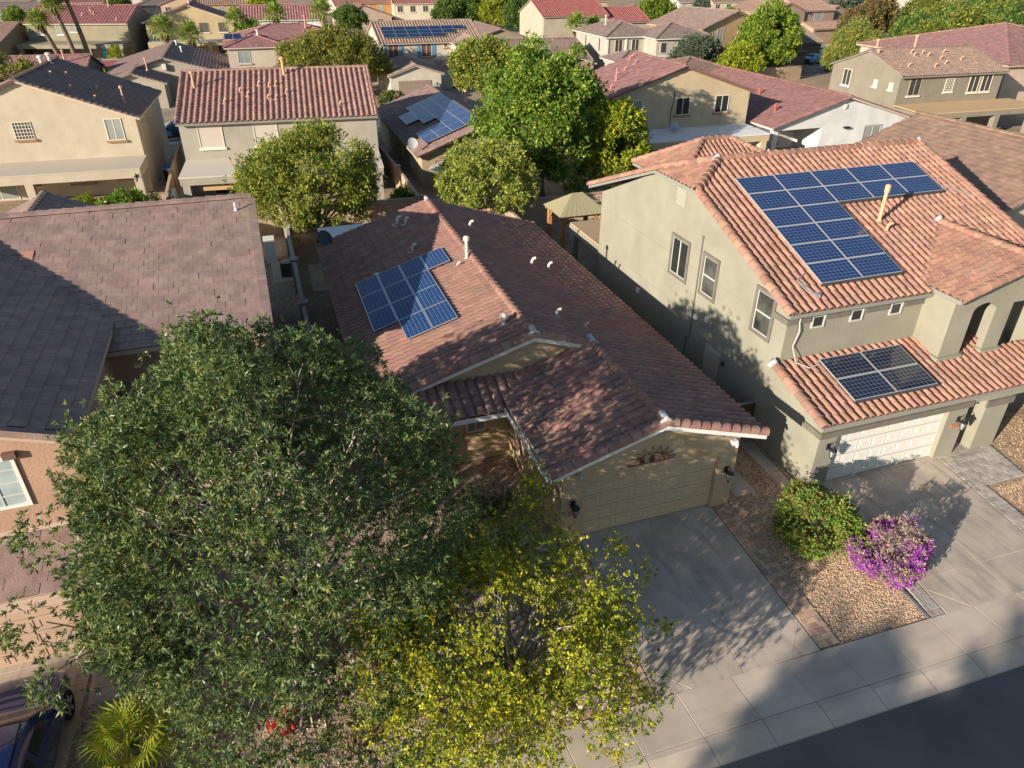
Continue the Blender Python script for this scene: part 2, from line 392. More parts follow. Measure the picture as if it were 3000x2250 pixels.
class House:
    def __init__(s, name, label, o, wall, tile, style='F', yaw=0.0, n_ind=0, trim=None, cat='house', group=None, cap='angle', capr=.12, fascia=None, TW=.33, TL=.37):
        s.o = Vector((o[0], o[1], 0)); s.yaw = yaw
        s.root = thing(name, label, cat, (o[0], o[1], 0), yaw, group)
        s.wm = wall; s.tm = tile; s.style = style; s.n_ind = n_ind
        s.trim = trim or wall; s.cap = cap; s.capr = capr; s.fascia = fascia or s.trim; s.TW, s.TL = TW, TL
        s.wall = MB(); s.deck = MB(); s.trimmb = Trim(); s.tiles = []; s.caps = []; s.roofo = None
    def part(s, name, mb, m, parent=None, smooth=False, label=None, kind=None):
        mb.shift(s.o)
        return link(name, mb.mesh(name, m, smooth), parent or s.root, label=label, kind=kind)
    # --- walls
    def box(s, x0, x1, y0, y1, z0, z1): s.wall.box(x0, x1, y0, y1, z0, z1)
    # --- roof plane; pts[0]->pts[1] is the eave seen left to right from outside
    def plane(s, pts, grow=0.0, deck=True, W=None, L=None, thick=.15):
        pts = [Vector(p) for p in pts]
        e1 = (pts[1] - pts[0]); 
        e1.z = 0; e1.normalize()
        nn = Vector((0, 0, 0))
        for i in range(1, len(pts) - 1):
            nn += (pts[i] - pts[0]).cross(pts[i + 1] - pts[0])
        nn.normalize()
        if nn.z < 0: nn = -nn
        e2 = nn.cross(e1).normalized()
        if deck:
            s.deck.slab([p - nn * .03 for p in pts], (0, 0, -thick), 0, 1)
        o = pts[0]
        q = np.array([((p - o).dot(e1), (p - o).dot(e2)) for p in pts])
        W = W or s.TW; L = L or s.TL
        smin, smax = q[:, 0].min(), q[:, 0].max()
        tmin, tmax = q[:, 1].min(), q[:, 1].max()
        nc = max(1, round((smax - smin) / W)); Wa = (smax - smin) / nc
        nr = max(1, round((tmax - tmin) / L)); La = (tmax - tmin) / nr
        ii, jj = np.meshgrid(np.arange(nc), np.arange(nr))
        stag = (jj % 2) * (Wa * .5 if s.style in 'Ff' else 0.0)
        sx = smin + ii * Wa + stag; ty = tmin + jj * La
        ctr = np.stack([(sx + Wa / 2).ravel(), (ty + La / 2).ravel()], 1)
        ok = inside(q, ctr)
        if grow:
            for dx, dy in ((grow, 0), (-grow, 0), (0, grow), (0, -grow)):
                ok |= inside(q, ctr + np.array([dx, dy]))
        sx, ty = sx.ravel()[ok], ty.ravel()[ok]
        key = (s.style, round(Wa, 4), round(La, 4))
        E1, E2, NN = np.array(e1), np.array(e2), np.array(nn)
        for a, b in zip(sx, ty):
            pos = np.array(o) + E1 * a + E2 * b
            s.tiles.append((pos, E1, E2, NN, key))
        return e1, e2, nn
    def capline(s, p0, p1, up=(0, 0, 1), kind=None, r=None, seg=.42, lift=None):
        lift = (.04 if s.cap == 'barrel' else .075) if lift is None else lift
        p0, p1 = Vector(p0), Vector(p1)
        d = p1 - p0; n = max(1, round(d.length / seg)); L = d.length / n; d.normalize()
        u = Vector(up); x = d.cross(u).normalized(); u = x.cross(d).normalized()
        key = (kind or s.cap, round(L, 3), r or s.capr)
        for i in range(n):
            s.caps.append((np.array(p0 + d * (L * i) + u * lift), np.array(x), np.array(d), np.array(u), key))
    def block(s, x0, x1, y0, y1, ze, kind, sl=.32, ov=.4, rk=.25, z0=0.0, walls=True, back=True):
        if walls: s.box(x0, x1, y0, y1, z0, ze)
        zt = ze + .1
        if kind == 'u':
            ym = (y0 + y1) / 2; zr = zt + sl * (ym - y0); zl = zt - sl * ov
            s.plane([(x0 - rk, y0 - ov, zl), (x1 + rk, y0 - ov, zl), (x1 + rk, ym, zr), (x0 - rk, ym, zr)])
            s.plane([(x1 + rk, y1 + ov, zl), (x0 - rk, y1 + ov, zl), (x0 - rk, ym, zr), (x1 + rk, ym, zr)])
            if walls:
                for x in (x0, x1): s.wall.slab([(x, y0, ze), (x, y1, ze), (x, ym, zr - .18)], (.15 if x == x0 else -.15, 0, 0))
            s.capline((x0 - rk, ym, zr), (x1 + rk, ym, zr))
            for x in (x0 - rk + .06, x1 + rk - .06):
                s.capline((x, y0 - ov, zl), (x, ym, zr), lift=.02)
            return zr
        if kind == 'v':
            xm = (x0 + x1) / 2; zr = zt + sl * (xm - x0); zl = zt - sl * ov
            s.plane([(x0 - ov, y1 + rk, zl), (x0 - ov, y0 - rk, zl), (xm, y0 - rk, zr), (xm, y1 + rk, zr)])
            s.plane([(x1 + ov, y0 - rk, zl), (x1 + ov, y1 + rk, zl), (xm, y1 + rk, zr), (xm, y0 - rk, zr)])
            if walls:
                for y in (y0, y1): s.wall.slab([(x0, y, ze), (x1, y, ze), (xm, y, zr - .18)], (0, .15 if y == y0 else -.15, 0))
            s.capline((xm, y0 - rk, zr), (xm, y1 + rk, zr))
            for q in ((x0 - ov, 1), (x1 + ov, -1)):
                s.capline((q[0], y0 - rk + .06, zl), (xm, y0 - rk + .06, zr), lift=.02)
            return zr
        if kind == 'hip':
            X0, X1, Y0, Y1 = x0 - ov, x1 + ov, y0 - ov, y1 + ov; zl = zt - sl * ov
            if (X1 - X0) >= (Y1 - Y0):
                h = (Y1 - Y0) / 2; ym = (Y0 + Y1) / 2; zr = zl + sl * h; a, b = (X0 + h, ym, zr), (X1 - h, ym, zr)
                s.plane([(X0, Y0, zl), (X1, Y0, zl), b, a]); s.plane([(X1, Y1, zl), (X0, Y1, zl), a, b])
                s.plane([(X0, Y1, zl), (X0, Y0, zl), a]); s.plane([(X1, Y0, zl), (X1, Y1, zl), b])
            else:
                h = (X1 - X0) / 2; xm = (X0 + X1) / 2; zr = zl + sl * h; a, b = (xm, Y0 + h, zr), (xm, Y1 - h, zr)
                s.plane([(X0, Y0, zl), (X1, Y0, zl), a]); s.plane([(X1, Y1, zl), (X0, Y1, zl), b])
                s.plane([(X0, Y1, zl), (X0, Y0, zl), a, b]); s.plane([(X1, Y0, zl), (X1, Y1, zl), b, a])
            s.capline(a, b)
            for c, e in (((X0, Y0, zl), a), ((X1, Y0, zl), a if (X1 - X0) < (Y1 - Y0) else b), ((X0, Y1, zl), b if (X1 - X0) < (Y1 - Y0) else a), ((X1, Y1, zl), b)):
                s.capline(c, e)
            return zr
        if kind == 'shed':      # low at the front
            zl = zt - sl * ov; zr = zt + sl * (y1 - y0)
            s.plane([(x0 - rk, y0 - ov, zl), (x1 + rk, y0 - ov, zl), (x1 + rk, y1, zr), (x0 - rk, y1, zr)])
            if walls:
                for x in (x0, x1): s.wall.slab([(x, y0, ze), (x, y1, ze), (x, y1, zr - .15)], (.12 if x == x0 else -.12, 0, 0))
            return zr
    # --- openings: o = lower left corner on the wall seen from outside
    def window(s, o, w, h, face='front', style='slider', trimm=None, pane=None, sill=None, tw=.06, td=.05, sillm=None, label=None):
        u, n = {'front': ((1, 0, 0), (0, -1, 0)), 'left': ((0, -1, 0), (-1, 0, 0)), 'right': ((0, 1, 0), (1, 0, 0)), 'back': ((-1, 0, 0), (0, 1, 0))}[face]
        f = MB(); z = 0.0
        f.obox(o, u, n, (0, w), (0, td), (0, tw)); f.obox(o, u, n, (0, w), (0, td), (h - tw, h))
        f.obox(o, u, n, (0, tw), (0, td), (tw, h - tw)); f.obox(o, u, n, (w - tw, w), (0, td), (tw, h - tw))
        wo = s.part("window", f, trimm or CREAMF, label=label)
        i0 = tw; b = .028
        if style in ('hung', 'slider') and tw > .08:      # inner sash frame inside a stucco surround
            g = MB(); e = .035
            g.obox(o, u, n, (tw, w - tw), (0, .03), (tw, tw + e)); g.obox(o, u, n, (tw, w - tw), (0, .03), (h - tw - e, h - tw))
            g.obox(o, u, n, (tw, tw + e), (0, .03), (tw + e, h - tw - e)); g.obox(o, u, n, (w - tw - e, w - tw), (0, .03), (tw + e, h - tw - e))
            s.part("sash_frame", g, VINYL, wo); i0 = tw + e
        p = MB(); p.obox(o, u, n, (i0, w - i0), (0, .012), (i0, h - i0))
        s.part("pane", p, pane or GLASS, wo)
        g = MB(); mid = w / 2
        if style == 'slider': g.obox(o, u, n, (mid - b, mid + b), (0, .034), (i0, h - i0))
        elif style == 'hung': g.obox(o, u, n, (i0, w - i0), (0, .034), (h / 2 - b, h / 2 + b))
        elif style[:4] == 'grid':
            nx, ny = int(style[4]), int(style[5])
            for k in range(1, nx):
                a = w * k / nx; g.obox(o, u, n, (a - .018, a + .018), (0, .03), (i0, h - i0))
            for k in range(1, ny):
                a = h * k / ny; g.obox(o, u, n, (i0, w - i0), (0, .026), (a - .018, a + .018))
        elif style == 'colonial':
            g.obox(o, u, n, (i0, w - i0), (0, .034), (h / 2 - .015, h / 2 + .015))
            for k in range(1, 3): g.obox(o, u, n, (w * k / 3 - .008, w * k / 3 + .008), (0, .026), (h / 2 + b, h - i0))
            g.obox(o, u, n, (i0, w - i0), (0, .022), (h * .75 - .008, h * .75 + .008))
        if g.f: s.part("muntin", g, trimm if (trimm and tw < .08) else VINYL, wo)
        if sill:
            q = MB(); q.obox(o, u, n, (-sill, w + sill), (0, .14), (-.16, 0)); s.part("sill", q, sillm or s.trim, wo)
        return wo
    def garage(s, x0, x1, y, z1, m, z0=.03, rows=4, cols=8, mb2=None):
        d = MB(); d.box(x0, x1, y, y + .06, z0, z1)
        do = s.part("garage_door", d, m)
        if rows:
            cw, ch = (x1 - x0) / cols, (z1 - z0) / rows
            p = MB(); a = (.06, cw - .06); c = (.10, ch - .10); e = .035
            for lo, hi, dd in ((0, 1, 0),):
                p.box(a[0], a[1], -.014, 0, c[0], c[0] + e); p.box(a[0], a[1], -.014, 0, c[1] - e, c[1])
                p.box(a[0], a[0] + e, -.014, 0, c[0] + e, c[1] - e); p.box(a[1] - e, a[1], -.014, 0, c[0] + e, c[1] - e)
                p.box(a[0] + .07, a[1] - .07, -.011, 0, c[0] + .07, c[1] - .07)
            me = p.mesh("door_panel", m)
            for i in range(cols):
                for j in range(rows):
                    po = link("door_panel", me, do)
                    po.location = (x0 + i * cw - s.o.x, y - s.o.y, z0 + j * ch)
            r = MB()
            for j in range(1, rows): r.box(x0, x1, y - .004, y - .001, z0 + j * ch - .008, z0 + j * ch + .008)
            s.part("section_joint", r, mat("door_joint_" + m.name, (.18, .15, .12), rough=.9), do)
        return do
    def lamp(s, p, sc=1.0):
        x, y, z = p
        b = MB(); b.box(x - .06 * sc, x + .06 * sc, y - .03, y, z - .05, z + .16 * sc)
        b.tube([(x, y - .02, z + .1 * sc), (x, y - .12 * sc, z + .26 * sc), (x, y - .22 * sc, z + .2 * sc), (x, y - .22 * sc, z + .1 * sc)], .014 * sc, 5)
        lo = s.part("wall_lamp", b, DARKM)
        c = MB(); c.lathe((x, y - .22 * sc, z - .2 * sc), [(.03 * sc, -.06 * sc), (.05 * sc, 0), (.05 * sc, .012 * sc)], 8)
        c.lathe((x, y - .22 * sc, z), [(.13 * sc, .05 * sc), (.12 * sc, .08 * sc), (.04 * sc, .14 * sc), (.015 * sc, .2 * sc)], 8)
        for k in range(6):
            t = k * math.pi / 3
            c.tube([(x + .05 * sc * math.cos(t), y - .22 * sc + .05 * sc * math.sin(t), z - .19 * sc), (x + .11 * sc * math.cos(t), y - .22 * sc + .11 * sc * math.sin(t), z + .06 * sc)], .008 * sc, 4)
        s.part("lantern_cage", c, DARKM, lo)
        g = MB(); g.lathe((x, y - .22 * sc, z - .19 * sc), [(.045 * sc, 0), (.095 * sc, .24 * sc)], 8)
        s.part("lantern_glass", g, mat("lantern_glass", (.35, .36, .36), rough=.15), lo)
    def vent(s, p, h, r=.05, m=None, cap=True, name="vent_pipe"):
        x, y, z = p
        b = MB(); prof = [(r * 2.0, -.12), (r * 1.9, .03), (r * 1.15, .10), (r, .12), (r, h)]
        if cap: prof += [(r * 1.05, h - .12), (r * 1.9, h - .12), (r * 1.95, h + .02), (r * 1.2, h + .06), (r * .3, h + .08)]
        b.lathe((x, y, z), prof, 12)
        return s.part(name, b, m or PVC, smooth=False)
    def boot(s, p, m=None, sc=1.0):
        """low roof vent: flashing plate with a short bent pipe"""
        x, y, z = p; m = m or PVC
        b = MB(); b.box(x - .2 * sc, x + .12 * sc, y - .13 * sc, y + .13 * sc, z - .02, z + .05)
        b.tube([(x, y, z), (x, y, z + .22 * sc), (x + .06 * sc, y - .02, z + .34 * sc), (x + .16 * sc, y - .05 * sc, z + .36 * sc)], .06 * sc, 8)
        return s.part("roof_vent", b, m)
    def patio(s, x0, x1, y0, y1, z, posts=(), m=None, top=None, beam=.42, pw=.5, slope=.06):
        m = m or s.wm
        t = MB(); t.slab([(x0, y0, z), (x1, y0, z), (x1, y1, z + slope * (y1 - y0)), (x0, y1, z + slope * (y1 - y0))], (0, 0, -.1))
        po = s.part("patio_roof", t, top or m)
        b = MB(); b.box(x0 + .03, x1 - .03, y0 + .03, y0 + .33, z - .1 - beam, z - .101)
        for x in (x0 + .03, x1 - .33): b.box(x, x + .3, y0 + .33, y1, z - .1 - beam, z - .101)
        s.part("patio_beam", b, m)
        for x in posts:
            p = MB(); p.box(x - pw / 2, x + pw / 2, y0 + .04, y0 + .04 + pw, 0, z - .1 - beam)
            s.part("patio_post", p, m)
    def finish(s, deckm=None):
        if s.wall.f: s.part("wall", s.wall, s.wm)
        for b in s.trimmb.items: s.part("trim", b, s.trim)
        if not s.deck.f: return
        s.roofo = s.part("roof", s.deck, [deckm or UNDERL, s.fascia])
        cy, sy = math.cos(s.yaw), math.sin(s.yaw)
        c0 = CAM - np.array(s.o); clocal = np.array([cy * c0[0] + sy * c0[1], -sy * c0[0] + cy * c0[1], c0[2]]) + np.array(s.o)
        items = [(t, tile_geo, "roof_tile") for t in s.tiles] + [(t, cap_geo, "ridge_tile") for t in s.caps]
        def vis(t):
            d = clocal - t[0]; L = np.linalg.norm(d)
            return L if d @ t[3] > 0.02 * L else L + 1000
        order = sorted(range(len(items)), key=lambda i: vis(items[i][0]))
        ind = [i for i in order if items[i][2] == "roof_tile"][:s.n_ind]
        if s.n_ind: ind += [i for i in order if items[i][2] == "ridge_tile"][:min(300, s.n_ind)]
        st = set(ind); cache = {}
        for i in ind:
            (pos, e1, e2, nn, key), gen, nm = items[i]
            kk = (nm, key)
            if kk not in cache:
                V, F = gen(*((key[0], key[1], key[2])))
                cache[kk] = numesh(nm, V, F, s.tm, smooth=key[0] not in ('F', 'f', 'angle'))
            ob = bpy.data.objects.new(nm, cache[kk])
            COL.objects.link(ob); ob.parent = s.roofo
            j = [random.uniform(-.010, .010), random.uniform(-.014, .014), random.uniform(-.004, .006)]
            p = pos - np.array(s.o) + e1 * j[0] + e2 * j[1] + nn * j[2]
            ob.matrix_local = Matrix(((e1[0], e2[0], nn[0], p[0]), (e1[1], e2[1], nn[1], p[1]), (e1[2], e2[2], nn[2], p[2]), (0, 0, 0, 1)))
        groups = {}
        for i in range(len(items)):
            if i in st: continue
            t, gen, nm = items[i]
            groups.setdefault((nm, t[4]), []).append((t, gen))
        VV = {}; 
        for (nm, key), L in groups.items():
            V, F = L[0][1](*key)
            P = np.array([t[0] for t, _ in L]) - np.array(s.o); E1 = np.array([t[1] for t, _ in L]); E2 = np.array([t[2] for t, _ in L]); NN = np.array([t[3] for t, _ in L])
            jit = np.random.RandomState(len(L)).uniform(-.006, .006, (len(L), 1))
            P = P + NN * jit
            A = P[:, None, :] + V[None, :, 0:1] * E1[:, None, :] + V[None, :, 1:2] * E2[:, None, :] + V[None, :, 2:3] * NN[:, None, :]
            FF = F[None, :, :] + (np.arange(len(L)) * len(V))[:, None, None]
            d = VV.setdefault(nm, [[], [], 0]); d[0].append(A.reshape(-1, 3)); d[1].append(FF.reshape(-1, 4) + d[2]); d[2] += len(L) * len(V)
        for nm, d in VV.items():
            me = numesh(nm + "s", np.concatenate(d[0]), np.concatenate(d[1]), s.tm, smooth=(s.style not in 'Ff' if nm == 'roof_tile' else s.cap == 'barrel'))
            link(nm + "s", me, s.roofo, kind="stuff")

def solar(label, o, e1, e2, nn, cells, pw, ph, cellm_, lift=.13, group="solar panel arrays on the roofs", skirt=False, gap=.02, far=False, uvflip=False):
    """cells: list of (i, j) grid places; o = lower left corner on the roof plane"""
    o, e1, e2, nn = Vector(o), Vector(e1).normalized(), Vector(e2).normalized(), Vector(nn).normalized()
    root = thing("solar_array", label, "solar panels", o, 0, group)
    fm = MB(); fm.fbox((0, 0, 0), e1, e2, nn, (0, pw - gap), (0, ph - gap), (0, .04))
    frame = fm.mesh("solar_panel", ALU if not skirt else mat("panel_frame_pale", (.5, .5, .47), rough=.4, metal=.3))
    me = bpy.data.meshes.new("cell_sheet")
    b = .03
    c = [e1 * b + e2 * b + nn * .044, e1 * (pw - gap - b) + e2 * b + nn * .044, e1 * (pw - gap - b) + e2 * (ph - gap - b) + nn * .044, e1 * b + e2 * (ph - gap - b) + nn * .044]
    me.from_pydata([tuple(p) for p in c], [], [(0, 1, 2, 3)])
    uvl = me.uv_layers.new(name="UVMap")
    uu = [(0, 0), (1, 0), (1, 1), (0, 1)]
    if uvflip: uu = [(0, 0), (0, 1), (1, 1), (1, 0)]
    for k in range(4): uvl.data[k].uv = uu[k]
    me.materials.append(cellm_); me.update()
    for i, j in cells:
        p = link("solar_panel", frame, root); p.location = e1 * (i * pw) + e2 * (j * ph) + nn * lift
        q = link("cell_sheet", me, p)
    js = sorted(set(j for _, j in cells)); 
    for j in js:
        i0 = min(i for i, jj in cells if jj == j); i1 = max(i for i, jj in cells if jj == j)
        for fr in (.25, .75):
            rails = MB(); rails.fbox(e2 * ((j + fr) * ph), e1, e2, nn, (i0 * pw + .05, (i1 + 1) * pw - .05), (-.02, .02), (.06, lift))
            link("mounting_rail", rails.mesh("mounting_rail", GREYM), root)
    if skirt:
        cs = set(cells)
        for i, j in cells:
            if (i, j - 1) in cs: continue
            sk = MB(); sk.fbox(e2 * (j * ph) + e1 * (i * pw), e1, e2, nn, (0, pw - gap), (-.05, -.01), (.05, lift + .05))
            link("panel_skirt", sk.mesh("panel_skirt", mat("panel_skirt", (.06, .065, .07), rough=.5)), root)
    return root

# ------------------------------------------------------------------ vegetation
def unit(a):
    return a / (np.linalg.norm(a, axis=-1, keepdims=True) + 1e-9)

def leaf_arrays(rng, P, D, L, W, jl=.35):
    """rhombus leaves at P pointing along D"""
    n = len(P)
    D = unit(D); side = unit(np.cross(D, rng.normal(size=(n, 3))))
    l = L * rng.uniform(1 - jl, 1 + jl, (n, 1)); w = W * rng.uniform(1 - jl, 1 + jl, (n, 1))
    V = np.stack([P, P + D * l * .45 + side * w * .5, P + D * l, P + D * l * .45 - side * w * .5], 1)
    return V.reshape(-1, 3)

def quads(n):
    return np.arange(n * 4).reshape(-1, 4)

def lobes_for(rng, c, R, n, lr, zb=-.55, inner=.5):
    c, R = np.array(c, float), np.array(R, float)
    d = unit(rng.normal(size=(n * 3, 3))); d = d[d[:, 2] > zb][:n]
    k = rng.uniform(inner, 1.0, (len(d), 1)) ** .6
    return c + d * k * np.maximum(R - lr * .6, .1), lr * rng.uniform(.5, 1.45, len(d))

def crown_leaves(rng, c, lob, lr, nleaf, L, W, tuft=8, droop=.25, outw=.9, shell=.55, jit=.35, rag=.1):
    w = lr ** 2; w = w / w.sum(); nt = max(1, nleaf // tuft)
    idx = rng.choice(len(lob), nt, p=w)
    od = unit(lob[idx] - np.array(c))
    d = unit(rng.normal(size=(nt, 3)) + od * outw)
    rf = rng.uniform(shell, 1.08, (nt, 1)); sp = rng.rand(nt, 1) < rag; rf = np.where(sp, rng.uniform(1.05, 1.5, (nt, 1)), rf)
    T = lob[idx] + d * (lr[idx][:, None]) * rf
    P = np.repeat(T, tuft, 0); DD = np.repeat(d, tuft, 0)
    n = len(P)
    D = unit(rng.normal(size=(n, 3)) * .75 + DD * .7 + np.array([0, 0, -droop]))
    P = P + rng.normal(size=(n, 3)) * L * jit
    return leaf_arrays(rng, P, D, L, W)

def limb_mesh(rng, base, top, lob, lr, r0, nl, twig=True, kink=.25, pale=None):
    b = MB(); base, top = np.array(base, float), np.array(top, float)
    mid = (base + top) / 2 + rng.normal(size=3) * .12
    b.tube([base - [0, 0, .1], base + (top - base) * .3, mid, top], [r0 * 1.25, r0, r0 * .9, r0 * .8], 8)
    pick = rng.permutation(len(lob))[:nl]
    for i in pick:
        e = lob[i] + rng.normal(size=3) * .1; v = e - top
        p1 = top + v * .35 + rng.normal(size=3) * kink * np.linalg.norm(v) * .3 + [0, 0, .08 * np.linalg.norm(v)]
        p2 = top + v * .7 + rng.normal(size=3) * kink * np.linalg.norm(v) * .25
        b.tube([top - [0, 0, .1], p1, p2, e], [r0 * .55, r0 * .36, r0 * .22, r0 * .1], 5, cap=False)
        if twig:
            for k in range(4):
                o = p2 + (e - p2) * rng.uniform(0, 1); q = o + unit(rng.normal(size=3) + unit(e - np.array(top)) * .8) * lr[i] * rng.uniform(.7, 1.1)
                b.tube([o, (o + q) / 2 + rng.normal(size=3) * .05, q], [r0 * .11, r0 * .08, r0 * .04], 4, cap=False)
    return b

TREEMESH = {}
def tree(name, label, base, c, R, nlob, lr, nleaf, L, W, leaf, bark=BARK, seed=1, group=None, cat="tree", r0=.12, nl=10, droop=.25, tuft=8,
         fork=.35, share=None, zb=-.55, outw=.9, twig=True, shell=.55, inner=.5, rz=0.0, sc=1.0, extra=None, jit=.35, cut=None, rag=.1):
    """c = crown centre relative to the base"""
    rng = np.random.RandomState(seed)
    root = thing(name, label, cat, base, rz, group)
    root.scale = (sc, sc, sc)
    if share and share in TREEMESH:
        cm, tm = TREEMESH[share]
    else:
        lob, lrr = lobes_for(rng, c, R, nlob, lr, zb, inner)
        if cut:
            k_ = np.array([not cut(p) for p in lob]); lob, lrr = lob[k_], lrr[k_]
        if extra:
            lob = np.concatenate([lob, np.array([e[:3] for e in extra], float)]); lrr = np.concatenate([lrr, np.array([e[3] for e in extra])])
        V = crown_leaves(rng, c, lob, lrr, nleaf, L, W, tuft, droop, outw, shell, jit, rag)
        cm = numesh("crown", V, quads(len(V) // 4), tones(leaf))
        nq = len(V) // 4; lt = rng.choice(3, (nq // tuft) + 1, p=(.5, .27, .23))
        cm.polygons.foreach_set("material_index", np.repeat(lt, tuft)[:nq].astype(np.int32))
        top = np.array([c[0] * .5, c[1] * .5, max(.25, (c[2] - R[2]) * .5 + c[2] * fork * .5)])
        tm = limb_mesh(rng, (0, 0, 0), top, lob, lrr, r0, nl, twig).mesh("trunk", bark, True)
        if share: TREEMESH[share] = (cm, tm)
    link("trunk", tm, root)
    link("crown", cm, root)
    return root

def frond_fan(b, o, d, up, Lp, Lb, nb, w, droop=.25, mi=0):
    """fan palm frond: petiole then blades"""
    o, d, up = Vector(o), Vector(d).normalized(), Vector(up)
    side = d.cross(up).normalized(); nn = side.cross(d).normalized()
    h = o + d * Lp
    b.tube([o, o + d * Lp * .5 + nn * .03, h], [.018, .014, .01], 4, mi, cap=False)
    for k in range(nb):
        a = math.radians(-115 + 230 * k / (nb - 1))
        t = (d * math.cos(a) + side * math.sin(a)).normalized()
        l = Lb * (1 - .25 * abs(a) / 2) * random.uniform(.9, 1.08)
        s2 = t.cross(nn).normalized() * w
        m1 = h + t * l * .55 + nn * (.05 * math.cos(a * 2)); tip = h + t * l + Vector((0, 0, -droop * l * random.uniform(.6, 1.3)))
        b.poly([h, m1 + s2, tip, m1 - s2], mi)

def palm(label, base, top, nf, Lp, Lb, nb, w, leaf, skirt=True, r=(.22, .16), seed=3, group=None, singles=False, trunkm=None, upb=.15):
    random.seed(seed)
    root = thing("palm_tree", label, "palm tree", base, 0, group)
    t = MB(); top = Vector(top); n = 9
    pts, rr = [], []
    for k in range(n + 1):
        f = k / n; p = top * f; bend = math.sin(f * math.pi) * .12 * top.length * .15
        pts.append(p + Vector((bend, 0, 0))); rr.append(r[0] + (r[1] - r[0]) * f)
    t.tube(pts, rr, 8)
    z = .3
    while z < top.z:                                        # old leaf bases ring the trunk
        f = z / top.z; p = top * f + Vector((math.sin(f * math.pi) * .12 * top.length * .15, 0, 0)); q = r[0] + (r[1] - r[0]) * f
        t.lathe(p, [(q * .98, -.05), (q * 1.13, .02), (q * 1.0, .09)], 8); z += .28
    link("trunk", t.mesh("trunk", trunkm or BARKD), root)
    allb = MB(); dead = MB()
    for k in range(nf):
        az = k * 2.399 + random.uniform(-.2, .2); el = math.radians(80 - 105 * (k + .5) / nf + random.uniform(-6, 6)) + upb
        d = Vector((math.cos(az) * math.cos(el), math.sin(az) * math.cos(el), math.sin(el)))
        b = MB() if singles else allb
        frond_fan(b, top + Vector((0, 0, .05)), d, (0, 0, 1), Lp * random.uniform(.85, 1.1), Lb * random.uniform(.85, 1.1), nb, w, .25 if el > 0 else .45)
        if singles: link("frond", b.mesh("frond", leaf), root)
    if not singles: link("crown", allb.mesh("crown", leaf), root)
    if skirt:
        for k in range(14):
            az = k * 2.399; d = Vector((math.cos(az) * .35, math.sin(az) * .35, -.95))
            frond_fan(dead, top + Vector((0, 0, -.1)), d, (math.cos(az), math.sin(az), .3), Lp * .5, Lb * .7, 7, w, .1)
        link("dead_fronds", dead.mesh("dead_fronds", mat("dead_frond", (.30, .22, .12), rough=.9)), root)
    return root

def bush(name, label, base, R, nleaf, L, W, leafs, seed=5, group=None, cat="shrub", tuft=6, twigs=True, nlob=26, lr=.35):
    rng = np.random.RandomState(seed)
    root = thing(name, label, cat, base, 0, group)
    c = np.array([0, 0, R[2] * .95])
    lob, lrr = lobes_for(rng, c, R, nlob, lr, -.8, .7)
    tot = nleaf
    for nm, m, fr, l, w, cond in leafs:
        V = crown_leaves(rng, c, lob, lrr, int(tot * fr), l, w, tuft, .05, 1.2, .75)
        V4 = V.reshape(-1, 4, 3)
        V4 = V4[V4[:, 0, 2] > .03]
        if cond is not None: V4 = V4[cond(V4[:, 0, :], rng)]
        link(nm, numesh(nm, V4.reshape(-1, 3), quads(len(V4)), m), root)
    if twigs:
        link("stem", limb_mesh(rng, (0, 0, 0), (0, 0, R[2] * .35), lob, lrr, .05, 12, False).mesh("stem", BARKD), root)
    return root

# ------------------------------------------------------------------ cars
def catmull(P, k):
    P = np.array(P, float); n = len(P); out = []
    for i in range(n - 1):
        p0, p1, p2, p3 = P[max(i - 1, 0)], P[i], P[i + 1], P[min(i + 2, n - 1)]
        for j in range(k):
            t = j / k
            out.append(.5 * ((2 * p1) + (-p0 + p2) * t + (2 * p0 - 5 * p1 + 4 * p2 - p3) * t * t + (-p0 + 3 * p1 - 3 * p2 + p3) * t ** 3))
    out.append(P[-1])
    return np.array(out)

SUV = [(2.36, .60, .42, .60, .64, .50), (2.30, .82, .30, .70, .78, .70), (2.05, .93, .24, .84, .92, .80), (1.5, .965, .22, .93, 1.02, .84), (1.02, .975, .22, .99, 1.08, .85),
       (.62, .975, .22, 1.02, 1.36, .77), (.2, .975, .22, 1.03, 1.62, .70), (-.5, .975, .22, 1.04, 1.70, .69), (-1.4, .97, .22, 1.05, 1.67, .68), (-1.95, .96, .24, 1.07, 1.55, .66), (-2.25, .93, .3, 1.06, 1.22, .74), (-2.38, .8, .42, .9, .95, .68)]
SEDAN = [(2.36, .60, .36, .52, .56, .50), (2.28, .84, .26, .62, .70, .70), (1.9, .90, .2, .74, .82, .78), (1.3, .91, .18, .84, .92, .80), (.85, .915, .18, .88, .98, .80),
         (.35, .915, .18, .90, 1.28, .70), (-.05, .915, .18, .91, 1.42, .62), (-.7, .915, .18, .92, 1.43, .60), (-1.3, .91, .18, .93, 1.30, .62), (-1.75, .90, .2, .93, 1.04, .74), (-2.2, .87, .26, .86, .95, .70), (-2.36, .75, .36, .7, .74, .6)]
PICK = [(2.7, .62, .5, .75, .8, .55), (2.62, .86, .36, .9, 1.0, .75), (2.2, .97, .3, 1.02, 1.12, .86), (1.4, .99, .28, 1.1, 1.2, .88), (1.0, .99, .28, 1.12, 1.26, .87), (.6, .99, .28, 1.14, 1.62, .76), (.2, .99, .28, 1.14, 1.84, .70),
        (-.7, .99, .28, 1.14, 1.84, .70), (-.95, .99, .28, 1.14, 1.6, .76), (-1.05, .99, .28, 1.12, 1.16, .9), (-2.6, .99, .3, 1.12, 1.15, .92), (-2.72, .95, .4, 1.1, 1.12, .9)]

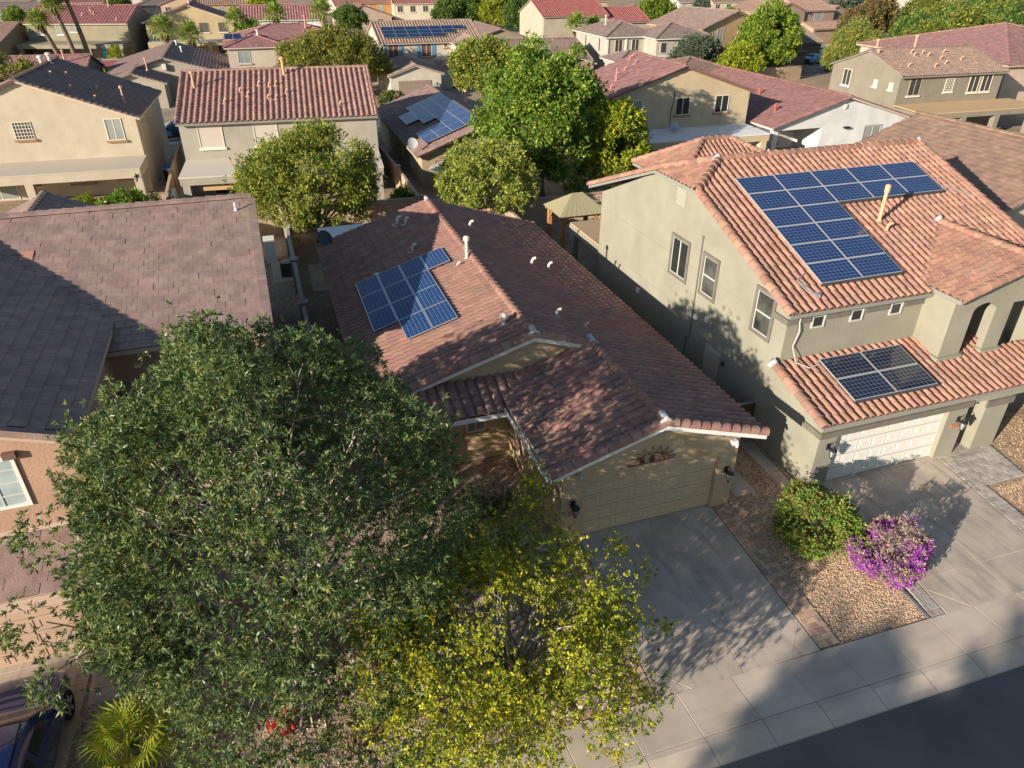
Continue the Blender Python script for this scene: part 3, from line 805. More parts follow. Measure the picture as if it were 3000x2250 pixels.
def car(name, label, loc, rz, paint, prof=SUV, sc=1.0, group=None, cat="car", rack=False, top=None):
    root = thing(name, label, cat, loc, rz, group)
    root.scale = (sc, sc, sc)
    st = catmull(prof, 5); ks = 3
    G = []
    for (y, hw, zl, zb, zt, ht) in st:
        half = [(0, zl), (hw * .8, zl), (hw * .97, zl + .12), (hw, (zl + zb) / 2), (hw * .985, zb), (ht + (hw - ht) * .08, zt - .07), (ht * .9, zt), (ht * .5, zt + .025), (0, zt + .03)]
        c = catmull(half, ks)
        G.append([(x, y, z) for x, z in c])
    G = np.array(G); ni, nj = G.shape[:2]
    def sheet(sub, mirror=True):
        V = sub.reshape(-1, 3); a, b = sub.shape[:2]
        F = [(i * b + j, i * b + j + 1, (i + 1) * b + j + 1, (i + 1) * b + j) for i in range(a - 1) for j in range(b - 1)]
        F = np.array(F); V2 = V * [-1, 1, 1]
        return np.concatenate([V, V2]), np.concatenate([F[:, ::-1], F + len(V)])
    V, F = sheet(G)
    body = numesh("body", V, F, paint, True)
    bo = link("body", body, root)
    du = np.gradient(G, axis=0); dv = np.gradient(G, axis=1); nrm = unit(np.cross(dv, du)); 
    sgn = np.sign(nrm[ni // 2, nj // 2 + 2, 0]) or 1.0
    O = G + nrm * sgn * .012
    jb, jt, je = 4 * ks + 1, 5 * ks, 8 * ks
    k = 5
    iw0, iw1 = 4 * k + 1, 6 * k                      # windscreen
    ir0, ir1 = (9 * k - 2, 10 * k - 1) if prof is SUV else ((7 * k + 1, 9 * k - 1) if prof is SEDAN else (7 * k + 1, 8 * k + 3))
    for nm, a, b_, c0, c1 in (("windscreen", iw0, iw1, jt + 1, je), ("rear_window", ir0, ir1, jt + 1, je)):
        sub = O[a:b_ + 1, c0:c1 + 1]
        if len(sub) > 1:
            V, F = sheet(sub); link(nm, numesh(nm, V, F, GLASS, True), root)
    s0, s1 = iw1 - 2, ir0 + 1
    m = (s0 + s1) // 2
    for a, b_ in ((s0, m - 1), (m, s1)):
        sub = O[a:b_ + 1, jb:jt]
        if len(sub) > 1:
            V, F = sheet(sub); link("side_window", numesh("side_window", V, F, GLASS, True), root)
    w = MB()
    for q in range(16):
        pass
    def wheel(x, y, R):
        t = MB(); n = 18; k0 = 0
        for xx, rr in ((-.11, R * .7), (-.11, R), (.11, R), (.11, R * .7)):
            for q in range(n): t.v.append((x + xx, y + rr * math.cos(2 * math.pi * q / n), R + rr * math.sin(2 * math.pi * q / n)))
        for i in range(3):
            for q in range(n): t.f.append((i * n + q, i * n + (q + 1) % n, (i + 1) * n + (q + 1) % n, (i + 1) * n + q)); t.m.append(0)
        wo = link("wheel", t.mesh("wheel", RUBBER), root)
        h = MB(); sg = 1 if x > 0 else -1
        for q in range(5):
            a = q * 2 * math.pi / 5
            h.fbox((x + sg * .09, y, R), (1, 0, 0), (0, math.cos(a), math.sin(a)), (0, -math.sin(a), math.cos(a)), (0, .02), (0, R * .72), (-.05, .05))
        link("rim", h.mesh("rim", ALU), wo)
    L = prof[0][0]; R = .36 if prof is not SEDAN else .32
    for x in (-.88, .88):
        for y in (L * .62, -L * .6): wheel(x * (prof[5][1] / .975), y, R)
    for sx in (-1, 1):
        h = MB(); h.box(min(sx * .5, sx * .8), max(sx * .5, sx * .8), L - .22, L - .1, prof[1][3] - .10, prof[1][3] + .03); link("headlight", h.mesh("headlight", mat("lamp_glass", (.6, .62, .64), rough=.1)), root)
        h = MB(); hw = prof[5][1]; h.box(min(sx * hw, sx * (hw + .18)), max(sx * hw, sx * (hw + .18)), prof[4][0] - .28, prof[4][0] - .14, prof[4][3] + .02, prof[4][3] + .17); link("mirror", h.mesh("mirror", paint), root)
        h = MB(); h.box(min(sx * .6, sx * .86), max(sx * .6, sx * .86), -L - .0, -L + .14, .8, .98); link("tail_light", h.mesh("tail_light", mat("red_lens", (.3, .02, .02), rough=.2)), root)
        if rack:
            h = MB(); h.tube([(sx * .62, 0, 1.70), (sx * .62, .05, 1.76), (sx * .6, -1.5, 1.74), (sx * .6, -1.6, 1.66)], .02, 5); link("roof_rail", h.mesh("roof_rail", DARKM), root)
    g = MB(); g.box(-.45, .45, L - .06, L + .01, .42, .6); link("grille", g.mesh("grille", DARKM), root)
    return root

# ================================================================== SETTING
def yb(x): return 9.98 - .019 * (x - 3.44)

def sheet(name, pts, z, m, parent=None, kind="structure"):
    b = MB(); b.poly([(x, y, z) for x, y in pts])
    return link(name, b.mesh(name, m), parent, kind=kind if parent is None else None)

def inset(poly, g):
    P = [Vector((x, y)) for x, y in poly]; n = len(P); out = []
    area = sum(P[i].x * P[(i + 1) % n].y - P[(i + 1) % n].x * P[i].y for i in range(n))
    sg = 1 if area > 0 else -1
    for i in range(n):
        a, b, c = P[i - 1], P[i], P[(i + 1) % n]
        n1 = Vector((-(b - a).y, (b - a).x)).normalized() * sg; n2 = Vector((-(c - b).y, (c - b).x)).normalized() * sg
        k = (n1 + n2); d = max(.3, 1 + n1.dot(n2)); out.append(b + k * (g / d))
    return [(p.x, p.y) for p in out] if sg > 0 else [(p.x, p.y) for p in out][::-1]

def pieces(name, parent, polys, z, m, gap=.007, th=.07, bev=.008):
    for p in polys:
        q = inset(p, gap); q2 = inset(p, gap + bev); n = len(q); b = MB()
        zz = z + random.uniform(-.003, .003)
        b.v += [(x, y, zz - th) for x, y in q] + [(x, y, zz - bev) for x, y in q] + [(x, y, zz) for x, y in q2]
        for k in (0, 1):
            for i in range(n):
                j = (i + 1) % n; b.f.append((k * n + i, k * n + j, (k + 1) * n + j, (k + 1) * n + i)); b.m.append(0)
        b.f.append(tuple(range(2 * n, 3 * n))); b.m.append(0)
        link(name, b.mesh(name, m), parent)

link("ground", (lambda b: (b.poly([(-500, 18.3, 0), (-12, 9.5, 0), (40, 8.5, 0), (800, 0, 0), (800, 1200, 0), (-500, 1200, 0)]), b.mesh("ground", DIRT))[1])(MB()), kind="structure")
link("street", (lambda b: (b.poly([(-200, -90, -.07), (250, -90, -.07), (250, 9.5, -.07), (-200, 9.5, -.07)]), b.mesh("street", ASPH))[1])(MB()), kind="structure")
# pavement slabs and rolled kerb
sw = link("pavement", None, kind="structure")
xs = [-34.5 + 1.63 * k for k in range(50)]
def wpt(x, d): return (x + .03 * d * .6 + d * .019, yb(x) - d)
for a, b_ in zip(xs[:-1], xs[1:]):
    if b_ < -12 or a > 32: continue
    pieces("pavement_slab", sw, [[wpt(a, 1.30), wpt(b_, 1.30), wpt(b_, 0), wpt(a, 0)]], .05, CONC)
    k = MB(); g = .006
    sec = [(1.31, .048), (1.45, .045), (1.62, .01), (1.80, -.035), (1.95, -.055), (2.02, -.075)]
    for (d0, z0), (d1, z1) in zip(sec[:-1], sec[1:]):
        p = [wpt(a + g, d0), wpt(b_ - g, d0), wpt(b_ - g, d1), wpt(a + g, d1)]
        k.poly([(*p[3], z1), (*p[2], z1), (*p[1], z0), (*p[0], z0)])
    k.poly([(*wpt(a + g, 1.31), -.08), (*wpt(a + g, 1.31), .048), (*wpt(a + g, 2.02), -.075)])
    link("kerb_segment", k.mesh("kerb_segment", CONC), sw)
JB = mat("joint_bed", (.52, .46, .38), rough=1)
sheet("kerb_bed", [wpt(-34, 1.99), wpt(44, 1.99), wpt(44, 0), wpt(-34, 0)], -.062, mat("joint_shadow", (.30, .27, .23), rough=1))
sheet("pavement_bed", [wpt(-12, 1.29), wpt(32, 1.29), wpt(32, .01), wpt(-12, .01)], .036, JB)

def drive(name, rows, m, parent=None, diagL=None, diagR=None, z=.05):
    o = link(name, None, parent, kind="structure")
    bb = MB(); bb.poly([(l + .02, y, z - .012) for y, l, c, r in rows] + [(r - .02, y, z - .012) for y, l, c, r in rows[::-1]]); link("joint_bed", bb.mesh("joint_bed", JB), o)
    for i in range(len(rows) - 1):
        (y0, l0, c0, r0), (y1, l1, c1, r1) = rows[i], rows[i + 1]
        dl = lambda a, b, t: (a[0] + (b[0] - a[0]) * t, a[1] + (b[1] - a[1]) * t)
        L0, L1, C0, C1, R0, R1 = (l0, y0 + .01), (l1, y1 + .03), (c0, y0), (c1, y1), (r0, y0 - .01), (r1, y1 - .03)
        if i == 0 and diagL:
            a = dl(L0, L1, .75); b = dl(L0, C0, .38)
            pieces("driveway_slab", o, [[L0, b, a], [b, C0, C1, L1, a]], z, m)
        else: pieces("driveway_slab", o, [[L0, C0, C1, L1]], z, m)
        if i == 0 and diagR:
            a = dl(R0, R1, .78); b = dl(R0, C0, .37)
            pieces("driveway_slab", o, [[b, R0, a], [C0, b, a, R1, C1]], z, m)
        else: pieces("driveway_slab", o, [[C0, R0, R1, C1]], z, m)
    return o
drive("driveway", [(9.84, 7.37, 9.94, 12.35), (11.15, 7.46, 10.02, 12.44), (13.58, 7.6, 10.14, 12.6), (15.93, 7.77, 10.28, 12.76), (16.14, 7.79, 10.29, 12.78)], CONCG, diagL=True, diagR=True)
drive("driveway", [(9.64, 16.68, 19.17, 21.63), (10.97, 16.85, 19.32, 21.8), (14.03, 17.1, 19.62, 22.23), (15.74, 17.25, 19.79, 22.45), (15.93, 17.27, 19.8, 22.46)], CONCG, diagL=True, diagR=True)
drive("driveway", [(9.98, -12.5, -9.6, -6.9), (12.5, -12.4, -9.6, -6.75), (15.1, -12.3, -9.5, -6.58), (16.1, -12.3, -9.5, -6.55), (16.5, -12.3, -9.5, -6.55)], CONCG)
o = link("path", None, kind="structure")
pieces("path_slab", o, [[(-6.5, 14.35), (-5.73, 14.35), (-5.70, 15.4), (-6.5, 15.4)], [(-5.72, 14.35), (-4.3, 14.3), (-4.3, 15.4), (-5.69, 15.4)], [(-5.69, 15.41), (-4.3, 15.41), (-4.3, 16.6), (-5.6, 16.6)],
                             [(-4.29, 14.3), (-2.8, 14.3), (-2.8, 16.6), (-4.29, 16.6)], [(-4.3, 16.61), (-2.8, 16.61), (-2.8, 18.5), (-4.3, 18.5)]], .05, CONCG)
pieces("path_slab", o, [[(15.62, 15.75), (16.2, 15.7), (16.3, 17.0), (15.75, 17.05)], [(15.75, 17.06), (16.3, 17.01), (16.35, 18.9), (15.85, 18.95)]], .045, CONCG)
pieces("path_slab", o, [[(13.9, 16.2 + 1.3 * k), (14.75, 16.2 + 1.3 * k), (14.75, 17.45 + 1.3 * k), (13.9, 17.45 + 1.3 * k)] for k in range(5)], .03, CONCG)
pieces("path_slab", o, [[(1.45, 39.2), (2.5, 39.2), (2.5, 43.5), (1.5, 43.5)]], .04, CONCG)
pieces("path_slab", o, [[(-.6, 41.2), (.55, 41.2), (.55, 44.6), (-.6, 44.6)]], .04, CONC)

def pavers(xl, xr, y0, y1, m, ph=.2, ncol=3, seed=1, border=None):
    """xl, xr: functions of y"""
    rng = random.Random(seed); root = link("paver_path", None, kind="structure")
    base = MB(); base.poly([(xl(y0), y0, .012), (xr(y0), y0, .012), (xr(y1), y1, .012), (xl(y1), y1, .012)]); link("paver_bed", base.mesh("paver_bed", mat("paver_joint_sand", (.20, .17, .14), rough=1)), root)
    c = MB(); k = .5; b = .46
    c.v += [(-k, -k, -.04), (k, -k, -.04), (k, k, -.04), (-k, k, -.04), (-k, -k, -.006), (k, -k, -.006), (k, k, -.006), (-k, k, -.006), (-b, -b, 0), (b, -b, 0), (b, b, 0), (-b, b, 0)]
    for q in ((0, 1, 5, 4), (1, 2, 6, 5), (2, 3, 7, 6), (3, 0, 4, 7), (4, 5, 9, 8), (5, 6, 10, 9), (6, 7, 11, 10), (7, 4, 8, 11), (8, 9, 10, 11)): c.f.append(q); c.m.append(0)
    me = c.mesh("paver", m)
    y = y0; i = 0
    while y < y1 - .05:
        h = ph; a, b2 = xl(y + h / 2), xr(y + h / 2); W = b2 - a
        cuts = [0.0]; 
        while cuts[-1] < W - .3: cuts.append(cuts[-1] + rng.choice((.15, .22, .22, .3)))
        if W - cuts[-1] < .1: cuts[-1] = W
        else: cuts.append(W)
        for u, v in zip(cuts[:-1], cuts[1:]):
            p = link("paver", me, root); w = v - u
            p.location = (a + u + w / 2, y + h / 2, .05 + rng.uniform(-.003, .003)); p.scale = (w - .012, h - .012, 1)
            p.rotation_euler = (0, 0, rng.uniform(-.012, .012))
        y += h; i += 1
ln = lambda pts: (lambda y: float(np.interp(y, [p[1] for p in pts], [p[0] for p in pts])))
pavers(ln([(12.38, 9.8), (12.47, 11.1), (12.63, 13.6), (12.8, 16.1)]), ln([(13.03, 9.76), (13.2, 11.56), (13.3, 13.02), (13.42, 16)]), 9.88, 16.0, PAVR, seed=2)
pavers(ln([(6.84, 9.9), (7.1, 16)]), ln([(7.34, 9.85), (7.43, 11.1), (7.57, 13.6), (7.74, 16)]), 9.95, 15.9, PAVR, seed=3)
pavers(ln([(16.16, 9.66), (16.38, 11), (16.7, 15.7)]), ln([(16.65, 9.66), (16.82, 11), (17.07, 14.08), (17.22, 15.7)]), 9.75, 15.7, PAVG, seed=4)
pavers(ln([(21.66, 9.6), (21.83, 11), (22.26, 14), (22.3, 14.1)]), ln([(22.3, 9.6), (22.64, 12.16), (22.84, 13.84)]), 9.7, 13.84, PAVG, seed=5)
pavers(ln([(22.28, 13.84), (22.48, 15.7)]), ln([(24.75, 13.84), (25.1, 15.7)]), 13.88, 15.7, PAVG, ph=.22, seed=6)
pavers(ln([(23.3, 15.75), (23.3, 18.4)]), ln([(25.4, 15.75), (25.4, 18.4)]), 15.78, 18.3, PAVG, ph=.3, seed=7)
o = link("path", None, kind="structure")
pieces("border_paver", o, [[(16.03 + .036 * k * .5 * 2 * .9, 9.7 + .5 * k), (16.15 + .036 * k * .9, 9.7 + .5 * k), (16.15 + .036 * (k + 1) * .9, 10.2 + .5 * k), (16.03 + .036 * (k + 1) * .9, 10.2 + .5 * k)] for k in range(11)], .05, PAVD)
sheet("gravel_bed", [(13.0, 9.82), (16.2, 9.76), (16.5, 15.6), (16.5, 34), (13.45, 34), (13.42, 15.9)], .012, GRAVEL)
sheet("gravel_bed", [(22.7, 9.6), (34, 9.4), (34, 13.8), (22.9, 13.8)], .012, GRAVEL)
sheet("gravel_bed", [(25.2, 13.9), (34, 13.9), (34, 19), (25.4, 19)], .010, GRAVEL)
sheet("gravel_bed", [(-6.6, 10.1), (6.85, 9.95), (7.05, 21.0), (-6.5, 18.4)], .012, mat("brown_gravel", (.24, .17, .125), (.62, .48, .37), voro=17.0, rough=1.0, bump=.9, bscale=26, spec=.1, stain=(.18, .12, .09), sscale=.6, samt=.6))

def stones(name, regions, n, smin, smax, m, seed):
    rng = np.random.RandomState(seed)
    T = np.array([(1, 0, 0), (0, 1, 0), (-1, 0, 0), (0, -1, 0), (0, 0, 1), (0, 0, -.3)], float)
    F = np.array([(0, 1, 4), (1, 2, 4), (2, 3, 4), (3, 0, 4), (1, 0, 5), (2, 1, 5), (3, 2, 5), (0, 3, 5)])
    P = []
    for poly, fr in regions:
        q = np.array(poly); lo, hi = q.min(0), q.max(0); k = int(n * fr); c = []
        while sum(len(x) for x in c) < k:
            a = rng.uniform(lo, hi, (k * 2, 2)); c.append(a[inside(q, a)])
        P.append(np.concatenate(c)[:k])
    P = np.concatenate(P); N = len(P)
    s = rng.uniform(smin, smax, (N, 1, 1)) * rng.uniform(.6, 1.3, (N, 1, 3)); a = rng.uniform(0, 6.28, N)
    V = T[None] * s * rng.uniform(.75, 1.25, (N, 6, 1)); V[:, :, 2] *= .7
    x = V[:, :, 0] * np.cos(a)[:, None] - V[:, :, 1] * np.sin(a)[:, None]; y = V[:, :, 0] * np.sin(a)[:, None] + V[:, :, 1] * np.cos(a)[:, None]
    V = np.stack([x + P[:, None, 0], y + P[:, None, 1], V[:, :, 2] + .018], 2)
    FF = F[None] + (np.arange(N) * 6)[:, None, None]
    return link(name, numesh(name, V.reshape(-1, 3), FF.reshape(-1, 3), m), kind="stuff")
stones("gravel", [([(13.1, 9.85), (16.0, 9.8), (16.3, 13), (16.4, 15.6), (13.5, 15.9)], .42), ([(22.8, 9.7), (27, 9.7), (27, 13.7), (23, 13.7)], .12), ([(25.3, 14), (28, 14), (28, 18), (25.4, 18)], .06),
                  ([(-6.4, 10.3), (6.7, 10.1), (6.9, 20.8), (2, 19), (-6.4, 16)], .40)], 34000, .014, .032, STONEM, 3)

# ================================================================== MAIN HOUSE
TAN = stucco("tan_stucco", (.56, .415, .255))
TTAN = tilem("terracotta_tile", (.385, .215, .165), rnd=.09)
Hm = House("tiled_house", "single storey tan house with terracotta tile gables and a two car garage, in the middle", (10, 18), TAN, TTAN, 'D', n_ind=300, trim=WHITE, cap='barrel', capr=.15, TW=.30, TL=.40)
def rm(x): return 5.05 - .31 * abs(x - 7.95)
ZG = rm(10.2)
def zgl(x): return ZG - .31 * (10.2 - x)
Hm.box(2.4, 13.4, 21.25, 37.1, 0, 3.0)
Hm.wall.slab([(2.4, 21.25, 3.0), (13.4, 21.25, 3.0), (7.95, 21.25, rm(7.95) - .2)], (0, .15, 0)); Hm.wall.slab([(2.4, 37.1, 3.0), (13.4, 37.1, 3.0), (7.95, 37.1, rm(7.95) - .2)], (0, -.15, 0))
Hm.box(7.1, 7.3, 16.0, 21.2, 0, 3.05); Hm.box(13.2, 13.4, 16.0, 21.2, 0, 2.98)
Hm.box(7.302, 7.82, 16.0, 16.2, 0, 3.05); Hm.box(12.72, 13.198, 16.0, 16.2, 0, 2.98); Hm.box(7.822, 12.718, 16.0, 16.2, 2.2, 3.05)
Hm.wall.slab([(7.1, 16.0, 3.052), (13.4, 16.0, 3.052), (10.2, 16.0, ZG - .22)], (0, .15, 0))
Hm.box(2.4, 2.6, 20.2, 21.24, 0, 2.9); Hm.box(4.6, 4.75, 20.9, 21.24, 0, 2.9)
# roof planes
Hm.plane([(14.0, 15.55, rm(14.0)), (14.0, 37.6, rm(14.0)), (7.95, 37.6, 5.05), (7.95, 21.0, 5.05), (10.2, 21.0, ZG), (10.2, 15.55, ZG)], W=.30, L=.40)
Hm.plane([(1.9, 37.6, rm(1.9)), (1.9, 21.0, rm(1.9)), (7.95, 21.0, 5.05), (7.95, 37.6, 5.05)], W=.30, L=.40)
Hm.plane([(6.55, 20.15, zgl(6.55)), (6.55, 15.55, zgl(6.55)), (10.2, 15.55, ZG), (10.2, 21.22, ZG), (7.6, 21.22, zgl(7.6))], grow=.16, W=.36, L=.42)
ze_ = 3.05
Hm.plane([(1.9, 19.6, ze_), (6.55, 19.6, ze_), (6.6, 20.1, ze_ + .155), (7.6, 21.22, ze_ + .5), (1.9, 21.22, ze_ + .5)], grow=.1, W=.36, L=.40)
# ridges and rakes
Hm.capline((7.95, 21.0, 5.05), (7.95, 37.6, 5.05)); Hm.capline((10.2, 15.6, ZG), (10.2, 21.0, ZG))
for a, b_ in (((6.55, 15.62, zgl(6.55)), (10.2, 15.62, ZG)), ((14.0, 15.62, rm(14.0)), (10.2, 15.62, ZG)), ((1.9, 21.06, rm(1.9)), (7.95, 21.06, 5.05)), ((10.2, 21.06, ZG), (7.95, 21.06, 5.05)), ((1.9, 37.54, rm(1.9)), (7.95, 37.54, 5.05)), ((14.0, 37.54, rm(14.0)), (7.95, 37.54, 5.05))):
    Hm.capline(a, b_, lift=-.005, seg=.40, r=.17)
# white barge boards under the rakes, hanging in front of the gable walls
def barge(H, a, b_, dy, h=.17):
    a, b_ = Vector(a), Vector(b_); n = Vector((0, dy, 0))
    H.trimmb.slab([a - Vector((0, 0, .06)), b_ - Vector((0, 0, .06)), b_ - Vector((0, 0, .06 + h)), a - Vector((0, 0, .06 + h))], n)
barge(Hm, (6.5, 15.53, zgl(6.5)), (10.2, 15.53, ZG), .04); barge(Hm, (10.2, 15.53, ZG), (14.05, 15.53, rm(14.05)), .04)
barge(Hm, (1.85, 20.98, rm(1.85)), (7.95, 20.98, 5.05), .04); barge(Hm, (7.95, 20.98, 5.05), (10.15, 20.98, rm(10.15)), .04)
Hm.trimmb.box(1.9, 6.5, 19.62, 19.66, 2.82, 2.99)
Hm.trimmb.slab([(6.4, 20.2, zgl(6.55) - .05), (6.4, 15.57, zgl(6.55) - .05), (6.4, 15.57, zgl(6.55) - .2), (6.4, 20.2, zgl(6.55) - .2)], (.04, 0, 0))
for p in ((10.2, 15.58, ZG + .1), (7.95, 21.0, 5.15), (10.2, 20.98, ZG + .08), (7.95, 37.55, 5.12)):
    b = MB(); b.tube([(p[0] - .28, p[1], p[2] - .16), (p[0] - .14, p[1] - .03, p[2] + .02), (p[0], p[1] - .03, p[2] + .07), (p[0] + .14, p[1] - .03, p[2] + .02), (p[0] + .28, p[1], p[2] - .16)], [.04, .055, .08, .055, .04], 7)
    b.tube([(p[0], p[1] - .04, p[2] + .05), (p[0], p[1] + .3, p[2] + .08)], [.10, .12], 8)
    Hm.part("ridge_mortar", b, MORTAR, smooth=True)
DOORT = mat("tan_door", (.54, .41, .26), rough=.7)
Hm.garage(7.84, 12.7, 16.16, 2.18, DOORT, rows=4, cols=8)
Hm.lamp((7.47, 15.99, 1.55), 1.15); Hm.lamp((13.05, 15.99, 1.55), 1.15)
b = MB(); b.box(7.35, 7.7, 15.97, 16.0, 1.12, 1.3); Hm.part("house_number_plate", b, mat("terracotta_plate", (.38, .16, .10), rough=.8))
b = MB(); b.box(7.55, 7.7, 15.9, 16.0, 2.68, 2.78); b.lathe((7.66, 15.86, 2.6), [(.05, 0), (.06, .1), (.03, .13)], 8); Hm.part("security_light", b, PVCG)
b = MB(); b.box(13.0, 13.2, 15.8, 16.0, 2.72, 2.86); b.lathe((13.15, 15.78, 2.66), [(.05, 0), (.06, .1), (.03, .13)], 8); Hm.part("security_light", b, WHITE)
Hm.window((5.45, 21.24, 1.3), .75, .85, 'front', 'grid22', CREAMF, GLASSB, sill=.12, sillm=TAN)
b = MB(); b.box(3.3, 4.2, 21.2, 21.26, 0, 2.1); d_ = Hm.part("front_door", b, mat("brown_door", (.10, .05, .03), rough=.5)); b = MB(); b.box(3.38, 3.45, 21.15, 21.2, .95, 1.1); Hm.part("handle", b, GREYM, d_)
# vents and pipes on the roof
Hm.vent((7.72, 28.84, rm(7.72)), 1.02, .075, PVC); Hm.vent((7.3, 22.4, rm(7.3)), .45, .075, PVC, name="roof_vent")
Hm.boot((6.0, 36.0, rm(6.0)), PVC, 1.3); Hm.boot((6.35, 35.6, rm(6.35)), PVC, 1.1); Hm.boot((5.94, 32.0, rm(5.94)), PVC, 1.1); Hm.boot((7.2, 28.5, rm(7.2)), PVC, .7)
for x, y, s_ in ((9.24, 33.76, 1.1), (10.92, 29.3, 1.1), (11.71, 29.2, 1.0), (9.66, 23.1, 1.0), (10.57, 22.4, .7)): Hm.boot((x, y, rm(x)), PVC, s_)
b = MB(); b.box(3.9, 4.15, 30.8, 31.0, rm(4) + .02, rm(4) + .2); Hm.part("junction_box", b, PVC)
Hm.patio(2.4, 9.5, 37.1, 41.2, 2.62, (), WHITE, top=mat("white_patio_roof", (.72, .72, .72), rough=.7)) if False else None
b = MB(); b.slab([(2.3, 37.12, 2.98), (7.6, 37.12, 2.98), (7.6, 41.9, 2.8), (2.3, 41.9, 2.8)], (0, 0, -.12)); Hm.part("patio_roof", b, mat("white_patio_roof", (.74, .75, .76), rough=.7))
b = MB(); b.box(2.45, 7.55, 41.6, 41.75, 2.4, 2.68); Hm.part("patio_beam", b, WHITE)
for x in (2.5, 5.0, 7.4):
    b = MB(); b.box(x, x + .12, 41.61, 41.73, 0, 2.4); Hm.part("patio_post", b, WHITE)
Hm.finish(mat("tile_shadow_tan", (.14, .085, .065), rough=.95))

# metal sun ornament over the garage door
art = thing("wall_ornament", "rusty metal half sun ornament with flower pots above the tan garage door", "wall decoration", (10.12, 15.99, 2.62))
b = MB(); RB = [(math.cos(math.radians(a)) * .62, math.sin(math.radians(a)) * .36) for a in range(0, 181, 15)]
b.tube([(x, -.03, z) for x, z in RB], .012, 5); b.tube([(-.85, -.03, 0), (.85, -.03, 0)], .012, 5)
for k in range(9):
    a = math.radians(10 + 20 * k); t = math.radians(10 + 20 * k)
    p0 = (math.cos(t - .16) * .62, math.sin(t - .16) * .36); p1 = (math.cos(t + .16) * .62, math.sin(t + .16) * .36); q = (math.cos(t) * .88, math.sin(t) * .62)
    b.tube([(p0[0], -.03, p0[1]), (q[0], -.03, q[1]), (p1[0], -.03, p1[1])], .012, 5)
link("sun_frame", b.mesh("sun_frame", mat("rusty_iron", (.10, .055, .035), rough=.8)), art)
for x in (-.36, 0, .36):
    b = MB(); b.lathe((x, -.06, .02), [(.05, 0), (.085, .13), (.09, .15)], 8); po = link("pot", b.mesh("pot", mat("rust_red", (.17, .07, .045), rough=.8)), art)
    b = MB()
    for k in range(7):
        a = math.radians(35 + 18 * k); b.tube([(x, -.06, .15), (x + math.cos(a) * .11, -.06, .17 + math.sin(a) * .17)], .009, 4)
    link("flower", b.mesh("flower", mat("rust_red", (.17, .07, .045))), po)

sl = Vector((1, 0, .31)).normalized()
def pm(x, y): return (x, y, rm(x) + .03)
cells = [(0, 0), (1, 0), (0, 1), (1, 1), (2, 1), (0, 2), (1, 2), (2, 2), (0, 3), (1, 3), (2, 3), (3, 3)]
# grid: i up the slope (x), j along the ridge (y)
solar("dark blue solar panels on the left slope of the tan house roof", pm(3.06, 24.05), (sl.x, 0, sl.z), (0, 1, 0), (-sl.z, 0, sl.x),
      [(0, 2), (0, 3), (1, 0), (1, 1), (1, 2), (1, 3), (2, 0), (2, 1), (2, 2), (2, 3), (3, 3), (0, 1)], 1.055, 1.68, CELLM, lift=.14, uvflip=True)
dish = thing("satellite_dish", "grey satellite dish on the rear left corner of the tan house roof", "satellite dish", (2.35, 37.35, 3.2))
def dish_parts(root, tilt, az, R=.42, m=GREYM, h=.55):
    n = Vector((math.sin(az) * math.cos(tilt), -math.cos(az) * math.cos(tilt), math.sin(tilt))); u = n.cross(Vector((0, 0, 1))).normalized(); v = u.cross(n)
    c = Vector((0, 0, h)); b = MB(); k = []
    for r in range(4):
        for q in range(18):
            t = q * 2 * math.pi / 18; rr = R * (r + .02) / 3.02
            b.v.append(tuple(c + (u * math.cos(t) * rr + v * math.sin(t) * rr * 1.05) + n * (rr * rr * .35)))
    for r in range(3):
        for q in range(18): b.f.append((r * 18 + q, r * 18 + (q + 1) % 18, (r + 1) * 18 + (q + 1) % 18, (r + 1) * 18 + q)); b.m.append(0)
    link("reflector", b.mesh("reflector", m, True), root)
    b = MB(); b.tube([(0, 0, -.05), (0, 0, h * .6), tuple(c - n * .03)], .025, 6); link("mast", b.mesh("mast", m), root)
    b = MB(); b.tube([tuple(c - v * R), tuple(c - v * R * .9 + n * .5)], .014, 5); b.tube([tuple(c - v * R * .9 + n * .45), tuple(c - v * R * .75 + n * .56)], .05, 6); link("feed_arm", b.mesh("feed_arm", m), root)
dish_parts(dish, .6, .5, .42, mat("dish_navy", (.035, .05, .065), rough=.5))
dish.location = (2.35, 37.3, 3.15)

# ================================================================== RIGHT HAND TWO STOREY HOUSE
BEI = stucco("pale_beige_stucco", (.60, .56, .435), .48)
T2 = tilem("orange_brown_tile", (.36, .197, .143), rnd=.16, k=1)
TRIM2 = mat("taupe_trim", (.14, .125, .10), (.17, .15, .12), scale=3, rough=.9)
H2 = House("two_storey_house", "two storey pale beige house with two solar arrays, right of the tan house", (20, 25), BEI, T2, 'S', n_ind=300, trim=TRIM2, cap='barrel', capr=.16, TW=.31, TL=.40, fascia=mat("grey_fascia", (.24, .235, .21), rough=.8))
RZ, EZ, SL2 = 8.97, 5.85, .365
def zf(y): return EZ + SL2 * (y - 18.15)
H2.box(16.54, 28.8, 18.51, 34.0, 0, 5.8)
zc = zf(24.9)
H2.wall.slab([(16.54, 18.51, 5.8), (16.54, 34.0, 5.8), (16.54, 28.45, zc - .12), (16.54, 24.95, zc - .12)], (.2, 0, 0))
H2.wall.slab([(28.8, 18.51, 5.8), (28.8, 34.0, 5.8), (28.8, 26.7, RZ - .2)], (-.2, 0, 0))
